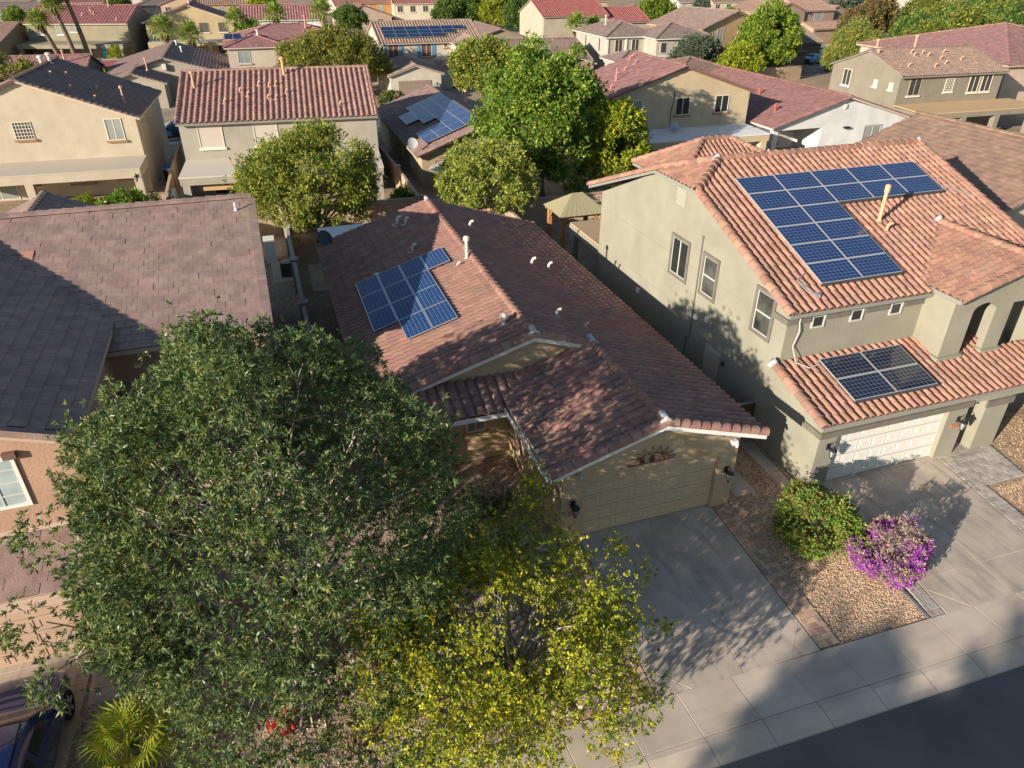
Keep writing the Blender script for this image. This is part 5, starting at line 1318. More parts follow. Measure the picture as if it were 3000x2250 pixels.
HK.block(-60, -38.3, 152, 171, 2.9, 'u', sl=.3, ov=.5, rk=.3); HK.finish(dk)
# palms house
HG = hs("oliveg", "olive grey two storey house with red corrugated tile roof behind three palms", (-27, 158), (.33, .29, .205), (.37, .155, .15), 's', -15, capr=.12, TW=.5, TL=.45, trim=(.5, .44, .34))
HG.block(-36, -18.6, 158, 171, 5.7, 'u', sl=.36, ov=.4, rk=.15)
HG.window((-34.3, 158, 3.9), 1.7, 1.6, 'front', 'slider', VINYL, GLASSB, sill=.1, sillm=LTS); HG.window((-30.9, 158, 3.9), 1.5, 1.6, 'front', 'slider', VINYL, GLASSB, sill=.1, sillm=LTS); HG.window((-28.6, 158, 4.3), 1.1, 1.1, 'front', 'grid65', VINYL, SCREEN, sill=.1, sillm=LTS)
HG.patio(-36.2, -18.4, 153.5, 158, 2.72, (-35.6, -24.2, -18.9), pw=.5, beam=.55, slope=.04); HG.window((-23, 158, .3), 2.4, 2, 'front', 'slider', CREAMF, GLASS)
for x, y in ((-26.3, 162.4), (-25.8, 161.4), (-25.2, 161), (-27, 160.5), (-20.6, 158.8)): HG.boot((x, y, 5.8 + .36 * (y - 158)), PVCP, 1.3)
HG.vent((-23.5, 164, 8), 1.3, .1, PVCP); HG.vent((-34.7, 163.5, 7.7), 1.4, .1, PVCP)
HG.finish(dk)
HH = hs("sandy", "sandy tan two storey gable house behind two fan palms", (-8, 156), (.55, .43, .255), (.36, .175, .16), 'F', -2, capr=.14, TL=.45, trim=(.55, .45, .36))
HH.block(-16, -1, 156, 168, 5.7, 'v', sl=.35, ov=.45, rk=.4)
for x, w in ((-9.0, 1.2), (-7.1, 1.6), (-3.85, 1.6)): HH.window((x, 156, 3.9), w, 1.6, 'front', 'fixed', HH.wm, SCREEN, sill=.1, sillm=LTS, tw=.05)
HH.patio(-15.8, -1, 152, 156, 2.72, (-15.4, -5.6, -1.4), pw=.55, beam=.6, slope=.04, top=mat("sandy_patio_top", (.5, .44, .36)))
HH.window((-4.6, 156, .2), 2.6, 2, 'front', 'slider', CREAMF, GLASS); HH.vent((-1.6, 157.3, 6), 1.3, .08, PVCP); HH.vent((-8.2, 157, 8.3), 1.0, .1, PVC)
HH.finish(dk)
HL2 = hs("roseh", "beige two storey house with rose hip roof behind the yellow green tree", (8, 113), (.56, .48, .38), (.37, .19, .175), 'F', 0, capr=.13, trim=(.5, .38, .32))
HL2.block(-2.2, 14.6, 113.6, 126, 5.7, 'hip', sl=.30, ov=.5); HL2.block(-2.2, 5.2, 110.6, 118, 5.7, 'hip', sl=.28, ov=.4)
HL2.window((-1.0, 110.6, 3.7), 1.6, 1.6, 'front', 'slider', VINYL, GLASSB, sill=.12); HL2.window((6.8, 113.6, 4.0), 1.4, 1.5, 'front', 'slider', VINYL, SCREEN)
HL2.block(-2.4, 3, 106, 110.59, 2.6, 'hip', sl=.28, ov=.4); HL2.vent((8.8, 118, 7.4), 1.4, .12, mat("vent_rose", (.5, .22, .19)))
HL2.vent((2.0, 113, 7), .5, .1, PVC); HL2.finish(dk)
solar("thin grey panel on the rose hip roof, upper left", (-2.3, 113.2, 6.3), (1, 0, 0), (0, .94, .34), (0, -.34, .94), [(0, 0), (1, 0)], 1.1, 1.6, CELLF)
HM = hs("whiteb", "white two storey house with rose corrugated tile roof behind three palms", (8, 157), (.70, .69, .66), (.40, .20, .18), 's', -4, capr=.12, TW=.5, TL=.45)
HM.block(.2, 15.4, 157, 166.5, 5.7, 'u', sl=.42, ov=.4, rk=.2)
for x in (1.6, 10.3): HM.window((x, 157, 3.7), 1.6, 1.6, 'front', 'slider', CREAMF, SCREEN)
HM.finish(dk)
# white house with blue shutters and a long solar array
HN = hs("ivory", "ivory two storey house with blue shutters and long solar array", (24, 110), (.60, .53, .43), (.40, .285, .215), 's', 0, capr=.12, TW=.42, TL=.42, trim=(.42, .33, .27))
HN.block(18.0, 32.5, 110, 121.8, 5.7, 'u', sl=.36, ov=.4, rk=.25)
for x in (19.0, 23.7):
    HN.window((x, 110, 3.75), 1.5, 1.85, 'front', 'slider', CREAMF, mat("brown_screen", (.13, .065, .05)), sill=.1, sillm=BROWNS)
    for q in (x - .58, x + 1.56):
        b = MB(); b.box(q, q + .5, 109.93, 110, 3.75, 5.6); sh = HN.part("shutter", b, SH)
        for zz in (4.0, 4.7, 5.3): b = MB(); b.box(q + .06, q + .44, 109.9, 109.928, zz, zz + .1); HN.part("slat", b, SH, sh)
HN.window((27.0, 110, 4.9), .55, .6, 'front', 'fixed', CREAMF, mat("brown_screen", (.13, .065, .05)), sill=.12, sillm=BROWNS)
HN.block(28.2, 32.6, 108, 113, 5.6, 'v', sl=.32, ov=.35, rk=.3); HN.window((29.6, 108, 3.4), .7, 1.3, 'front', 'fixed', CREAMF, mat("brown_screen", (.13, .065, .05))); HN.window((31.2, 108, 3.4), .7, 1.3, 'front', 'fixed', CREAMF, mat("brown_screen", (.13, .065, .05)))
HN.block(17.2, 23.9, 99.6, 109.9, 2.9, 'v', sl=.32, ov=.35, rk=.35); HN.garage(18.2, 22.6, 99.56, 2.2, mat("brown_garage_door", (.27, .20, .155), rough=.7), rows=4, cols=8)
HN.block(25.2, 29.5, 106.2, 107.9, 2.9, 'shed', sl=.3, ov=.4); b = MB(); b.box(27.2, 28.3, 106.12, 106.19, 0, 2.2); HN.part("front_door", b, DARKM)
HN.lamp((23.3, 99.6, 1.6), 1.3); HN.finish(dk)
sN = Vector((0, 1, .36)).normalized()
solar("long dark solar array on the ivory house with blue shutters", (18.7, 110.7, 6.15), (1, 0, 0), (0, sN.y, sN.z), (0, -sN.z, sN.y), [(i, j) for i in range(5) for j in range(3)] + [(5, 1), (5, 2), (6, 2)], 1.75, 1.1, CELLF)
solar("small black panel pair on the garage roof of the ivory house", (17.1, 101.2, 3.1), (.95, 0, .31), (0, 1, 0), (-.31, 0, .95), [(0, 0), (1, 0), (0, 1), (1, 1)], .9, 1.6, CELLF)
HV = hs("cocoa", "low brown gable house right of the ivory house", (42, 140), (.40, .31, .24), (.33, .225, .18), 'F', 0)
HV.block(33, 50, 128.5, 144, 2.9, 'v', sl=.3, ov=.5, rk=.4); HV.block(24, 36, 134, 150, 2.9, 'u', sl=.3, ov=.5); HV.finish(dk)
HU = hs("clay", "low brown house with a small entry gable left of the grey hip house", (44, 108), (.42, .31, .215), (.35, .24, .195), 'F', 0, capr=.13, trim=(.52, .46, .38))
HU.block(36.5, 49, 108, 121, 2.9, 'u', sl=.33, ov=.5, rk=.3); HU.block(43.0, 47.4, 103.2, 109, 2.9, 'v', sl=.32, ov=.35, rk=.35); HU.block(36, 42, 105, 110, 2.9, 'v', sl=.34, ov=.4)
HU.window((44.6, 103.2, .6), 1.7, 1.6, 'front', 'slider', VINYL, GLASSB); HU.finish(dk)
# grey two storey hip house
HF = hs("stonegrey", "stone grey two storey hip roofed house with dark screened windows", (58, 109), (.46, .42, .34), (.305, .225, .185), 'F', -1, capr=.14, TL=.42, trim=(.60, .57, .50), fascia=(.6, .57, .5))
HF.block(52.2, 61.2, 109.3, 121.5, 5.7, 'hip', sl=.34, ov=.45); HF.block(58.5, 68.0, 105.2, 114, 5.7, 'hip', sl=.34, ov=.45)
for x in (53.6, 56.4): HF.window((x, 109.3, 3.5), 1.3, 1.75, 'front', 'slider', CREAMF, DS)
HF.window((59.2, 105.2, 3.6), 1.1, 1.5, 'front', 'fixed', HF.trim, DS); HF.window((62.0, 105.2, 3.5), .8, 1.8, 'front', 'slider', CREAMF, DS); HF.window((64.6, 105.2, 3.5), 1.5, 1.5, 'front', 'slider', CREAMF, DS); HF.window((66.4, 105.2, 3.5), 1.2, 1.5, 'front', 'slider', CREAMF, DS)
for y in (112.2, 117.6): HF.window((52.2, y, 3.4), .65, 1.9, 'left', 'fixed', VINYL, DS)
HF.trimmb.box(52.1, 58.5, 109.22, 109.298, 3.1, 3.3); HF.trimmb.box(58.42, 68.1, 105.12, 105.198, 3.1, 3.3); HF.trimmb.box(52.15, 52.5, 109.15, 109.299, 0, 5.6); HF.trimmb.box(55.3, 55.6, 109.15, 109.299, 3.3, 5.6)
HF.block(51.8, 58.4, 103.6, 109.2, 2.9, 'hip', sl=.34, ov=.45); HF.vent((54.2, 114.5, 7.0), 1.2, .08, PVC); HF.finish(dk)
HQ = hs("apricot", "apricot two storey gable house behind the grey shrubs", (80, 119), (.60, .43, .235), (.33, .24, .20), 's', 14, capr=.14, TW=.5)
HQ.block(72.5, 88, 118, 131, 5.7, 'v', sl=.30, ov=.45, rk=.35)
HQ.window((76.0, 118, 3.6), 1.5, 1.9, 'front', 'slider', VINYL, GLASSB); HQ.window((81, 118, 4.4), 1.3, .6, 'front', 'slider', CREAMF, SCREEN); HQ.window((82, 118, .9), 1.8, 1.0, 'front', 'slider', CREAMF, SCREEN); HQ.finish(dk)
HSr = hs("redroof", "taupe two storey house with bright red corrugated roof, top centre", (63, 150), (.47, .40, .31), (.40, .135, .125), 's', 0, capr=.12, TW=.5, TL=.45, fascia=(.3, .25, .2))
HSr.block(57.3, 71.2, 149.6, 164, 5.7, 'u', sl=.36, ov=.4, rk=.25)
for y, z, w, h in ((160.5, 3.3, .8, 1.9), (157.5, 4.6, .8, .8), (153.6, 3.3, .8, 2.0), (162, .6, 1.2, 1.0), (157, .4, 1, 1.2), (153, .4, 1, 1.2)): HSr.window((57.3, y, z), w, h, 'left', 'fixed', CREAMF, GLASSB)
HSr.window((65.9, 149.6, 3.6), 2.0, 1.6, 'front', 'slider', VINYL, GLASSB)
HSr.block(71.3, 80, 148, 160, 4.5, 'u', sl=.36, ov=.4); HSr.block(72, 77, 143, 148, 2.9, 'v', sl=.34, ov=.35); HSr.finish(dk)
HW = hs("mauve", "pinkish brown two storey house pair near the street, upper right", (115, 146), (.44, .315, .24), (.36, .235, .185), 's', 8, capr=.13, TW=.5)
HW.block(108, 118, 147, 160, 5.7, 'v', sl=.32, ov=.4, rk=.3); HW.block(118.2, 127.5, 147.5, 160, 5.7, 'u', sl=.32, ov=.3); HW.block(127.6, 137, 151, 163, 4.6, 'v', sl=.32, ov=.4)
HW.window((110.3, 147, 3.4), 1.5, 2.0, 'front', 'hung', VINYL, GLASS); HW.window((121.5, 147.5, 3.2), 2.6, 2.2, 'front', 'grid44', VINYL, GLASSB); HW.block(114, 127, 140, 146.9, 2.8, 'u', sl=.3, ov=.4)
HW.garage(128.2, 132, 150.9, 2.4, GREYM, rows=0); HW.finish(dk)
HY = hs("shade", "small shaded house with brown ribbed roof beside the bright tree, upper right", (92, 110), (.26, .20, .15), (.31, .24, .18), 's', 3, capr=.12, TW=.5)
HY.block(80.5, 85.5, 105.5, 113, 2.9, 'shed', sl=.12, ov=.4); HY.block(90.5, 99, 117, 127, 2.9, 'u', sl=.34, ov=.4); HY.block(83, 88.5, 112, 122, 5.2, 'u', sl=.3, ov=.4); HY.finish(dk)

# ------------------------------------------------------------------ houses at the top edge of the view
FAR = [("far_a", "white walled house with dark shaded roof, top left corner", -55, 238, 16, 12, 2.9, 'u', (.6, .58, .52), (.26, .19, .17), 'F'),
       ("far_b", "small white gable house far behind the palms house", -56, 279, 10, 12, 2.9, 'v', (.68, .66, .6), (.38, .2, .18), 'F'),
       ("far_c", "far house with red striped roof behind the left palms", -42, 276, 16, 12, 3.2, 'u', (.6, .5, .4), (.38, .18, .17), 's'),
       ("far_d", "far white gable with pink roof behind the olive grey house", -29, 264, 12, 12, 2.9, 'v', (.64, .6, .52), (.40, .22, .2), 'F'),
       ("far_e", "far cream low house with dark shaded roof behind the sandy gable", -21, 252, 14, 12, 2.9, 'hip', (.6, .52, .4), (.22, .17, .16), 'F'),
       ("far_f", "far pinkish tan two storey house with rose roof, upper left", -13, 212, 9, 12, 5.6, 'v', (.5, .36, .25), (.38, .2, .17), 'F'),
       ("far_g", "far tan two storey house with striped roof, upper left", -3.5, 211, 10, 11, 5.6, 'u', (.52, .36, .23), (.42, .27, .2), 's'),
       ("far_h", "low brown roofed house behind the white house with palms", 29, 200, 14, 13, 2.9, 'v', (.45, .34, .26), (.36, .2, .16), 'F'),
       ("far_i", "far orange two storey house, top centre left", 34, 206, 9, 9, 5.6, 'u', (.5, .25, .1), (.35, .2, .16), 'F'),
       ("far_j", "pale cream two storey house with red roof, top centre left", 45, 201, 16, 12, 5.6, 'u', (.64, .56, .44), (.40, .17, .15), 's'),
       ("far_k", "far beige gable house behind the row of green trees", 58, 191, 7, 10, 5.0, 'v', (.48, .38, .29), (.33, .22, .18), 'F'),
       ("far_l", "low brown house with blue solar patch, top centre right", 98, 178, 20, 15, 2.9, 'hip', (.5, .38, .27), (.33, .225, .18), 'F'),
       ("far_m", "far white two storey house behind the dark round tree", 123, 199, 14, 10, 5.0, 'u', (.7, .66, .58), (.36, .26, .2), 'F'),
       ("far_n", "far beige house with brown shutters, top right of centre", 124, 186, 10, 10, 5.6, 'u', (.55, .46, .36), (.33, .22, .18), 'F'),
       ("far_o", "beige low house with white garage door beyond the pickup truck", 192, 189, 15, 12, 2.9, 'v', (.62, .52, .36), (.36, .2, .15), 'F'),
       ("far_p", "far grey house behind the green grove, top right", 181, 176, 9, 10, 5.6, 'u', (.45, .42, .37), (.33, .24, .2), 'F'),
       ("far_q", "far small tan house behind the white house with palms", 10, 264, 12, 11, 2.9, 'u', (.55, .42, .3), (.4, .22, .18), 'F'),
       ("far_r", "far red roofed house beyond the row of green trees", 62, 223, 15, 12, 3.6, 'u', (.58, .48, .38), (.40, .17, .15), 's'),
       ("far_s", "far tan house beside the bright red roof, top edge", 83, 231, 14, 12, 2.9, 'hip', (.5, .4, .3), (.36, .22, .18), 'F'),
       ("far_t", "far pale house at the top edge near the left palms", -75, 270, 14, 12, 2.9, 'u', (.6, .52, .42), (.38, .22, .2), 'F'),
       ("far_u", "far brown house behind the pinkish brown pair, upper right", 150, 205, 18, 13, 2.9, 'hip', (.48, .36, .27), (.34, .22, .17), 'F'),
       ("far_v", "far rose roofed house behind the cream two storey, top edge", 35, 240, 16, 12, 3.2, 'u', (.56, .46, .36), (.4, .2, .17), 's'),
       ("far_w", "far clay roofed house between tall trees, top edge", 105, 240, 18, 12, 3.2, 'u', (.56, .44, .33), (.36, .21, .16), 'F')]
for k, (ky, lb, x, y, w, d, ze, kd, wc, tc, st) in enumerate(FAR):
    H_ = hs(ky, lb, (x, y), wc, tc, st, random.uniform(-6, 6), TW=.5, TL=.5, capr=.14)
    H_.block(x - w / 2, x + w / 2, y, y + d, ze, kd, sl=.33, ov=.4)
    n = int(w / 3.4)
    for q in range(n):
        xx = x - w / 2 + .9 + q * 3.2
        if xx + 1.5 < x + w / 2: H_.window((xx, y, ze - 2.0), 1.4, 1.5, 'front', 'slider', CREAMF, DS if k % 2 else GLASSB, sill=.1)
    if ky == "far_o": H_.garage(x - 6.5, x - 2, y - .05, 2.2, WHITE, rows=0)
    H_.finish(dk)
solar("small blue solar patch on a low brown roof, top centre right", (95, 178.3, 3.3), (1, 0, 0), (0, .95, .31), (0, -.31, .95), [(i, j) for i in range(5) for j in range(3)], 1.7, 1.7, CELLF)

# ------------------------------------------------------------------ walls between the yards
def wall_line(name, label, pts, h, m, th=.15, posts=(), group="block walls between the yards", cat="wall"):
    o = Vector((pts[0][0], pts[0][1], 0)); root = thing(name, label, cat, o, 0, group)
    for a, b_ in zip(pts[:-1], pts[1:]):
        a, b_ = Vector((*a, 0)) - o, Vector((*b_, 0)) - o; u = (b_ - a); L = u.length; u.normalize(); n = Vector((u.y, -u.x, 0))
        b = MB(); b.obox(a, u, n, (0, L), (-th / 2, th / 2), (0, h)); link("wall_panel", b.mesh("wall_panel", m), root)
        b = MB(); b.obox(a, u, n, (0, L), (-th / 2 - .025, th / 2 + .025), (h + .001, h + .07)); link("coping", b.mesh("coping", m), root)
    for p in posts:
        q = Vector((*p, 0)) - o; b = MB(); b.box(q.x - .2, q.x + .2, q.y - .2, q.y + .2, 0, h + .16); b.box(q.x - .24, q.x + .24, q.y - .24, q.y + .24, h + .161, h + .22); link("post", b.mesh("post", m), root)
wall_line("block_wall", "grey block wall between the tan house and the left neighbour", [(.7, 27), (.7, 49)], 1.8, FENCEG, posts=((.7, 39.5), (.7, 33.5), (.7, 45.5)))
wall_line("block_wall", "tan block wall behind the back yard of the tan house", [(-18, 49.8), (.7, 49.8), (9.9, 49.2), (14.9, 44.2)], 1.8, FENCEB, posts=((.7, 49.8), (9.9, 49.2)))
wall_line("block_wall", "pinkish block wall between the gazebo yard and the tan house", [(14.95, 44.4), (15.0, 19.3)], 1.8, FENCEB)
wall_line("block_wall", "tan stepped block wall between grey tan house and low shaded house", [(9.9, 49.3), (10.0, 57.8), (9.9, 72)], 1.8, FENCEB, posts=((10, 57.8), (10, 63)))
wall_line("block_wall", "tan wall between the cream house and the grey tan house", [(-6.85, 50), (-6.95, 62), (-6.9, 73)], 1.8, FENCEB, posts=((-6.9, 55), (-6.95, 62)))
wall_line("block_wall", "tan block wall behind the gazebo yard", [(15, 46.5), (31, 46.5), (60, 46)], 1.8, FENCEB)
wall_line("block_wall", "tan block wall by the bright tree, upper right", [(68, 101), (75, 97.5), (80, 98.5)], 1.9, FENCEB)
wall_line("block_wall", "tan wall behind the row of rose roofs, upper left", [(-45, 140), (-17, 138), (16, 137)], 1.8, FENCEB)
wall_line("block_wall", "tan wall far behind the ivory house", [(16, 137.5), (33, 140), (60, 138)], 1.8, FENCEB)
wall_line("block_wall", "tan wall behind the grey hip house", [(49, 131), (70, 131), (92, 130)], 1.8, FENCEB)
g = thing("side_gate", "dark wooden side gate between the tan house and the beige house", "gate", (15.4, 19.3, 0))
for k in range(8):
    b = MB(); b.box(k * .145, k * .145 + .135, -.03, .03, .08, 1.6); link("board", b.mesh("board", mat("dark_gate_wood", (.07, .045, .03), rough=.9)), g)
b = MB(); b.box(-.05, 1.2, -.05, .05, 1.602, 1.66); link("rail", b.mesh("rail", GREYM), g)
b = MB(); b.box(1.2, 1.5, -.2, .2, 0, 1.85); b.box(1.17, 1.53, -.23, .23, 1.851, 1.92); link("pillar", b.mesh("pillar", FENCEB), g)

# ------------------------------------------------------------------ streets behind
def road(name, pts, z, m): return sheet(name, pts, z, m)
road("street", [(-120, 83), (75, 81), (75, 90), (-120, 92)], .012, ASPH)
sheet("pavement", [(-120, 92), (75, 90), (75, 91.4), (-120, 93.4)], .05, CONC); sheet("pavement", [(-120, 81.6), (75, 79.6), (75, 81), (-120, 83)], .05, CONC)
road("street", [(108, 112), (122, 130), (148.8, 154), (167, 172), (176, 185), (193, 203), (210, 196), (185, 182), (168.5, 166), (151, 151.8), (128, 129.7), (112, 110)], .012, ASPH)
road("street", [(128, 143), (150, 146), (160, 150), (170, 160), (158, 158), (140, 152), (126, 148)], .02, ASPH)
sheet("pavement", [(148, 163), (157, 161.5), (163, 165.5), (166, 172), (158, 174), (150, 170)], .05, CONC)
sheet("driveway", [(17.4, 91.3), (23.4, 91.3), (23.2, 99.5), (17.8, 99.5)], .05, CONC); sheet("driveway", [(-15.6, 93), (-10.6, 93), (-10.9, 101.9), (-15.4, 101.9)], .05, CONC)
sheet("driveway", [(172, 183), (186, 178), (196, 188), (182, 193)], .04, CONC)

# ------------------------------------------------------------------ trees
LBIG = leafm("leaf_dark_green", (.118, .165, .058), .5, .03, .25, .38)
LYEL = leafm("leaf_yellow_green", (.29, .31, .026), .35, .035, .3)
LOLI = leafm("leaf_olive", (.22, .25, .04), .35, .03, .3)
LOLP = leafm("leaf_pale_olive", (.27, .31, .06), .3, .025, .3)
LBRI = leafm("leaf_bright_green", (.17, .26, .035), .4, .06, .35)
LBRY = leafm("leaf_lime", (.26, .30, .02), .3, .03, .35)
LGRN = leafm("leaf_mid_green", (.09, .15, .03), .35, .03, .3)
LYG = leafm("leaf_mustard_green", (.20, .20, .035), .35, .05, .3)
LGRY = leafm("leaf_grey_green", (.09, .115, .075), .3, .02, .25)
LPALM = leafm("leaf_palm", (.24, .30, .06), .25, .02, .25, .5)
LPALY = leafm("leaf_palm_yellow", (.30, .33, .03), .25, .03, .3, .5)
LRED = leafm("leaf_rusty", (.16, .125, .05), .35, .05, .3)
LGRV = leafm("leaf_grove", (.15, .18, .03), .35, .04, .3)

front = [(x + .35 * math.sin(k * 5.1), y + .3 * math.cos(k * 3.7), z + .25 * math.sin(k * 2.3), .62 + .25 * math.sin(k * 1.9) ** 2) for k, (x, y, z) in enumerate([(-1.9, -3.6, 3.2), (-.9, -3.9, 2.9), (.2, -4.1, 2.8), (1.3, -3.9, 3.0), (2.3, -3.4, 3.2), (-1.5, -4.3, 2.1), (-.5, -4.6, 1.9), (.6, -4.6, 1.8), (1.6, -4.3, 2.0), (-1.2, -4.9, 1.3), (-.1, -5.1, 1.2), (.9, -4.9, 1.2),
    (-2.6, -2.6, 3.7), (3.0, -2.4, 3.4), (-1.4, -2.6, 2.4), (0, -3.0, 2.2), (1.4, -2.8, 2.2), (2.6, -1.4, 2.8), (.6, -1.6, 2.4), (-.8, -1.6, 2.6), (-2.4, -.8, 3.2), (1.8, 0, 3.0), (-1.8, -3.4, 1.9), (2.2, -3.2, 2.0)])]
tree("broadleaf_tree", "huge dark green leafy tree in the front yard of the tan house", (-1.0, 14.2, 0), (-.15, .5, 5.1), (4.6, 4.9, 4.1), 170, .82, 250000, .125, .034, LBIG, BARKP, 11,
     r0=.15, nl=70, droop=.15, tuft=13, group=None, outw=1.1, shell=.7, inner=.6, zb=-.8, jit=.12, rag=.07, cut=lambda p: (p[0] < -2.3 and p[2] < 3.0) or (p[0] > 2.9 and p[2] < 3.6), extra=front + [(-4.6, .2, 5.6, .8), (-4.9, -1.4, 4.6, .7), (-4.4, -2.6, 4.2, .6)])
tree("palo_verde_tree", "airy yellow green tree with pale branches in front of the garage", (4.0, 10.9, 0), (-.5, .1, 2.8), (3.7, 3.3, 1.75), 150, .5, 92000, .07, .042, LYEL, BARKP, 23,
     r0=.10, nl=80, droop=.1, tuft=10, outw=.5, shell=.3, inner=.35, zb=-.8, rag=.15, extra=[(1.0, 2.8, 3.2, .7), (1.4, 3.5, 3.3, .6), (.3, 3.2, 3.0, .65), (1.9, 2.6, 3.0, .55), (-2.6, -2.2, 1.8, .6), (-1.6, -2.9, 1.8, .6), (2.4, -1.8, 2.0, .5), (1.8, 4.2, 3.2, .55), (2.1, 4.7, 3.4, .4), (3.1, 1.6, 3.0, .45), (3.6, .9, 2.6, .4), (3.3, -.6, 2.2, .4), (1.4, 3.6, 3.0, .5), (-.4, -2.6, 2.0, .5), (1.0, -2.9, 2.1, .5), (2.0, -2.4, 2.0, .45)])
tree("olive_tree", "olive green leafy tree in the left back yard, in front of the grey tan house", (2.6, 46.6, 0), (0, 0, 4.2), (4.5, 4.0, 3.3), 110, .72, 62000, .19, .075, LOLI, BARKD, 31, r0=.16, nl=14, tuft=8, outw=.8, shell=.45)
tree("olive_tree", "pale olive feathery tree in the back yard, left of the gazebo", (13.9, 46.4, 0), (0, 0, 3.4), (3.7, 3.2, 2.6), 90, .62, 42000, .2, .08, LOLP, BARKD, 33, r0=.14, nl=12, tuft=8, outw=.7, droop=.4, shell=.45)
tree("broadleaf_tree", "tall bright green tree behind the back yards, left of the tan gable house", (20.3, 52.3, 0), (-.2, 0, 5.8), (5.0, 4.6, 4.7), 95, 1.0, 70000, .26, .12, LBRI, BARKD, 35, r0=.2, nl=12, tuft=8, outw=.9, shell=.55, zb=-.8, extra=[(-2.0, 0, 10.0, 1.0), (-.6, .5, 10.6, .9), (1.4, 0, 9.2, 1.0), (-3.6, 0, 8.6, .9), (3.4, -.5, 7.0, 1.1), (4.6, -1, 5.2, 1.0), (-4.8, -.4, 6.2, .9), (2.4, .2, 10.2, .6), (-2.6, -2, 2.4, 1.2), (1.5, -2.4, 2.2, 1.1), (0, -3, 3.4, 1.2)])
tree("broadleaf_tree", "lime green tree against the tan gable house wall", (25.2, 50.8, 0), (0, 0, 3.8), (2.8, 2.6, 3.6), 66, .72, 34000, .24, .12, LBRY, BARKD, 37, r0=.14, nl=8, tuft=8, shell=.55)
tree("acacia_tree", "spreading mustard green tree in front of the rose hip roof house", (10.6, 103, 0), (0, 0, 4.3), (7.6, 5.0, 3.7), 120, .95, 40000, .36, .12, LYG, BARKD, 39, r0=.2, nl=8, droop=.4, tuft=6)
tree("broadleaf_tree", "rounded dark olive tree right of the ivory house garage", (27.6, 92, 0), (0, 0, 4.0), (4.0, 3.6, 3.6), 80, .85, 24000, .34, .16, LOLI, BARKD, 41, r0=.16, nl=8, tuft=6)
tree("broadleaf_tree", "large green tree in front of the apricot gable house", (75.8, 101.6, 0), (0, 0, 5.4), (4.6, 4.2, 5.0), 95, .9, 28000, .4, .2, LGRN if False else leafm("leaf_fresh_green", (.15, .22, .025), .3, .04, .3), BARKD, 43, r0=.18, nl=8, tuft=6)
tree("willow_tree", "feathery yellow green willow like tree beside the street, upper right", (86.5, 95.5, 0), (0, 0, 3.8), (4.5, 4.2, 4.0), 90, .85, 28000, .5, .09, leafm("leaf_willow", (.22, .24, .05), .3, .03, .3), BARKD, 45, r0=.15, nl=8, droop=.9, tuft=7)
tree("broadleaf_tree", "grey green rounded tree in front of the grey hip roofed house", (63.4, 101, 0), (0, 0, 3.2), (3.9, 3.2, 2.9), 44, 1.05, 16000, .34, .16, LGRY, BARKD, 47, r0=.15, nl=7, tuft=6)
tree("broadleaf_tree", "yellow green low tree beside the grey green rounded tree", (68.4, 98.2, 0), (0, 0, 2.7), (3.0, 2.8, 2.4), 30, .95, 11000, .34, .17, LBRY, BARKD, 49, r0=.12, nl=6, tuft=6)
tree("broadleaf_tree", "low olive tree in front of the long rose roof, left edge", (-28, 108, 0), (0, 0, 3.2), (5.6, 3.4, 2.5), 40, 1.1, 15000, .34, .15, LOLI, BARKD, 51, r0=.15, nl=7, tuft=6)
tree("small_tree", "dark leafed small tree at the right edge beside the beige house porch", (27.0, 15.3, 0), (0, 0, 3.3), (.95, .9, 1.8), 26, .42, 7000, .16, .05, LBIG, BARKD, 53, r0=.06, nl=8, tuft=7)
GT = "green trees among the houses at the top of the view"
def ft(label, x, y, c, R, m, share, seed, sc=1.0, rz=0.0, grp=GT, n=11000, L=.5, W=.2, nm="broadleaf_tree"):
    tree(nm, label, (x, y, 0), (0, 0, c), R, 60, R[2] * .25, n, L, W, m, BARKD, seed, grp, r0=.18, nl=5, tuft=6, share=share, sc=sc, rz=rz, twig=False)
FT = [("mid green tree between the cream and red roofs, first of the row at top centre", 47, 186, LGRN, 'a', 1.0), ("second mid green tree in the row at top centre", 53, 187, LGRN, 'a', 1.1), ("lighter green tree in the row at top centre", 57.5, 184, LBRY, 'b', .95), ("right hand tree of the row at top centre, beside the red roof", 60, 172, LGRN, 'a', 1.05),
      ("green round tree left of the brown roof with blue patch", 91, 166, leafm("leaf_fresh_green", (.15, .22, .025)), 'c', 1.1), ("dark round tree in front of the far white house", 121, 191, LGRY, 'd', 1.1), ("dense green tree beside the white house with palms", 23.4, 180, LGRN, 'a', .9), ("tall green shrubby tree right of the sandy gable house", 1.5, 150, LBRI, 'e', .8),
      ("red tinged tree by the street island, upper right", 128, 138, LRED, 'f', 1.15), ("wide green tree behind the street island", 153, 168, LGRY, 'd', 1.5), ("brownish tree beside the pinkish brown house", 121, 135, LRED, 'f', .9), ("second wide green tree behind the street island", 141, 160, LGRY, 'd', 1.3),
      ("green hedge tree beside the sandy gable house", .3, 128, LBRY, 'b', .8), ("green tree far behind the sandy gable house", -10, 232, LGRN, 'a', 1.1), ("green shrubby tree behind the shaded far left house", -50, 218, LBRI, 'e', .7), ("green tree behind the far cream low house", -31, 246, LGRN, 'a', .9), ("tree beyond the orange far house", 40, 216, LGRN, 'a', 1.0), ("green tree behind the tan striped roof house", 6, 205, LBRY, 'b', 1.0),
      ("green tree in front of the far tan house, top edge", 72, 214, LGRN, 'a', 1.2), ("tree behind the apricot gable house", 100, 150, leafm("leaf_fresh_green", (.15, .22, .025)), 'c', .9)]
for k, (lb, x, y, m, sh, sc) in enumerate(FT): ft(lb, x, y, 4.2, (3.9, 3.7, 3.4), m, sh, 60 + ord(sh), sc, k * 1.3)
GR = "trees of the green grove, upper right"
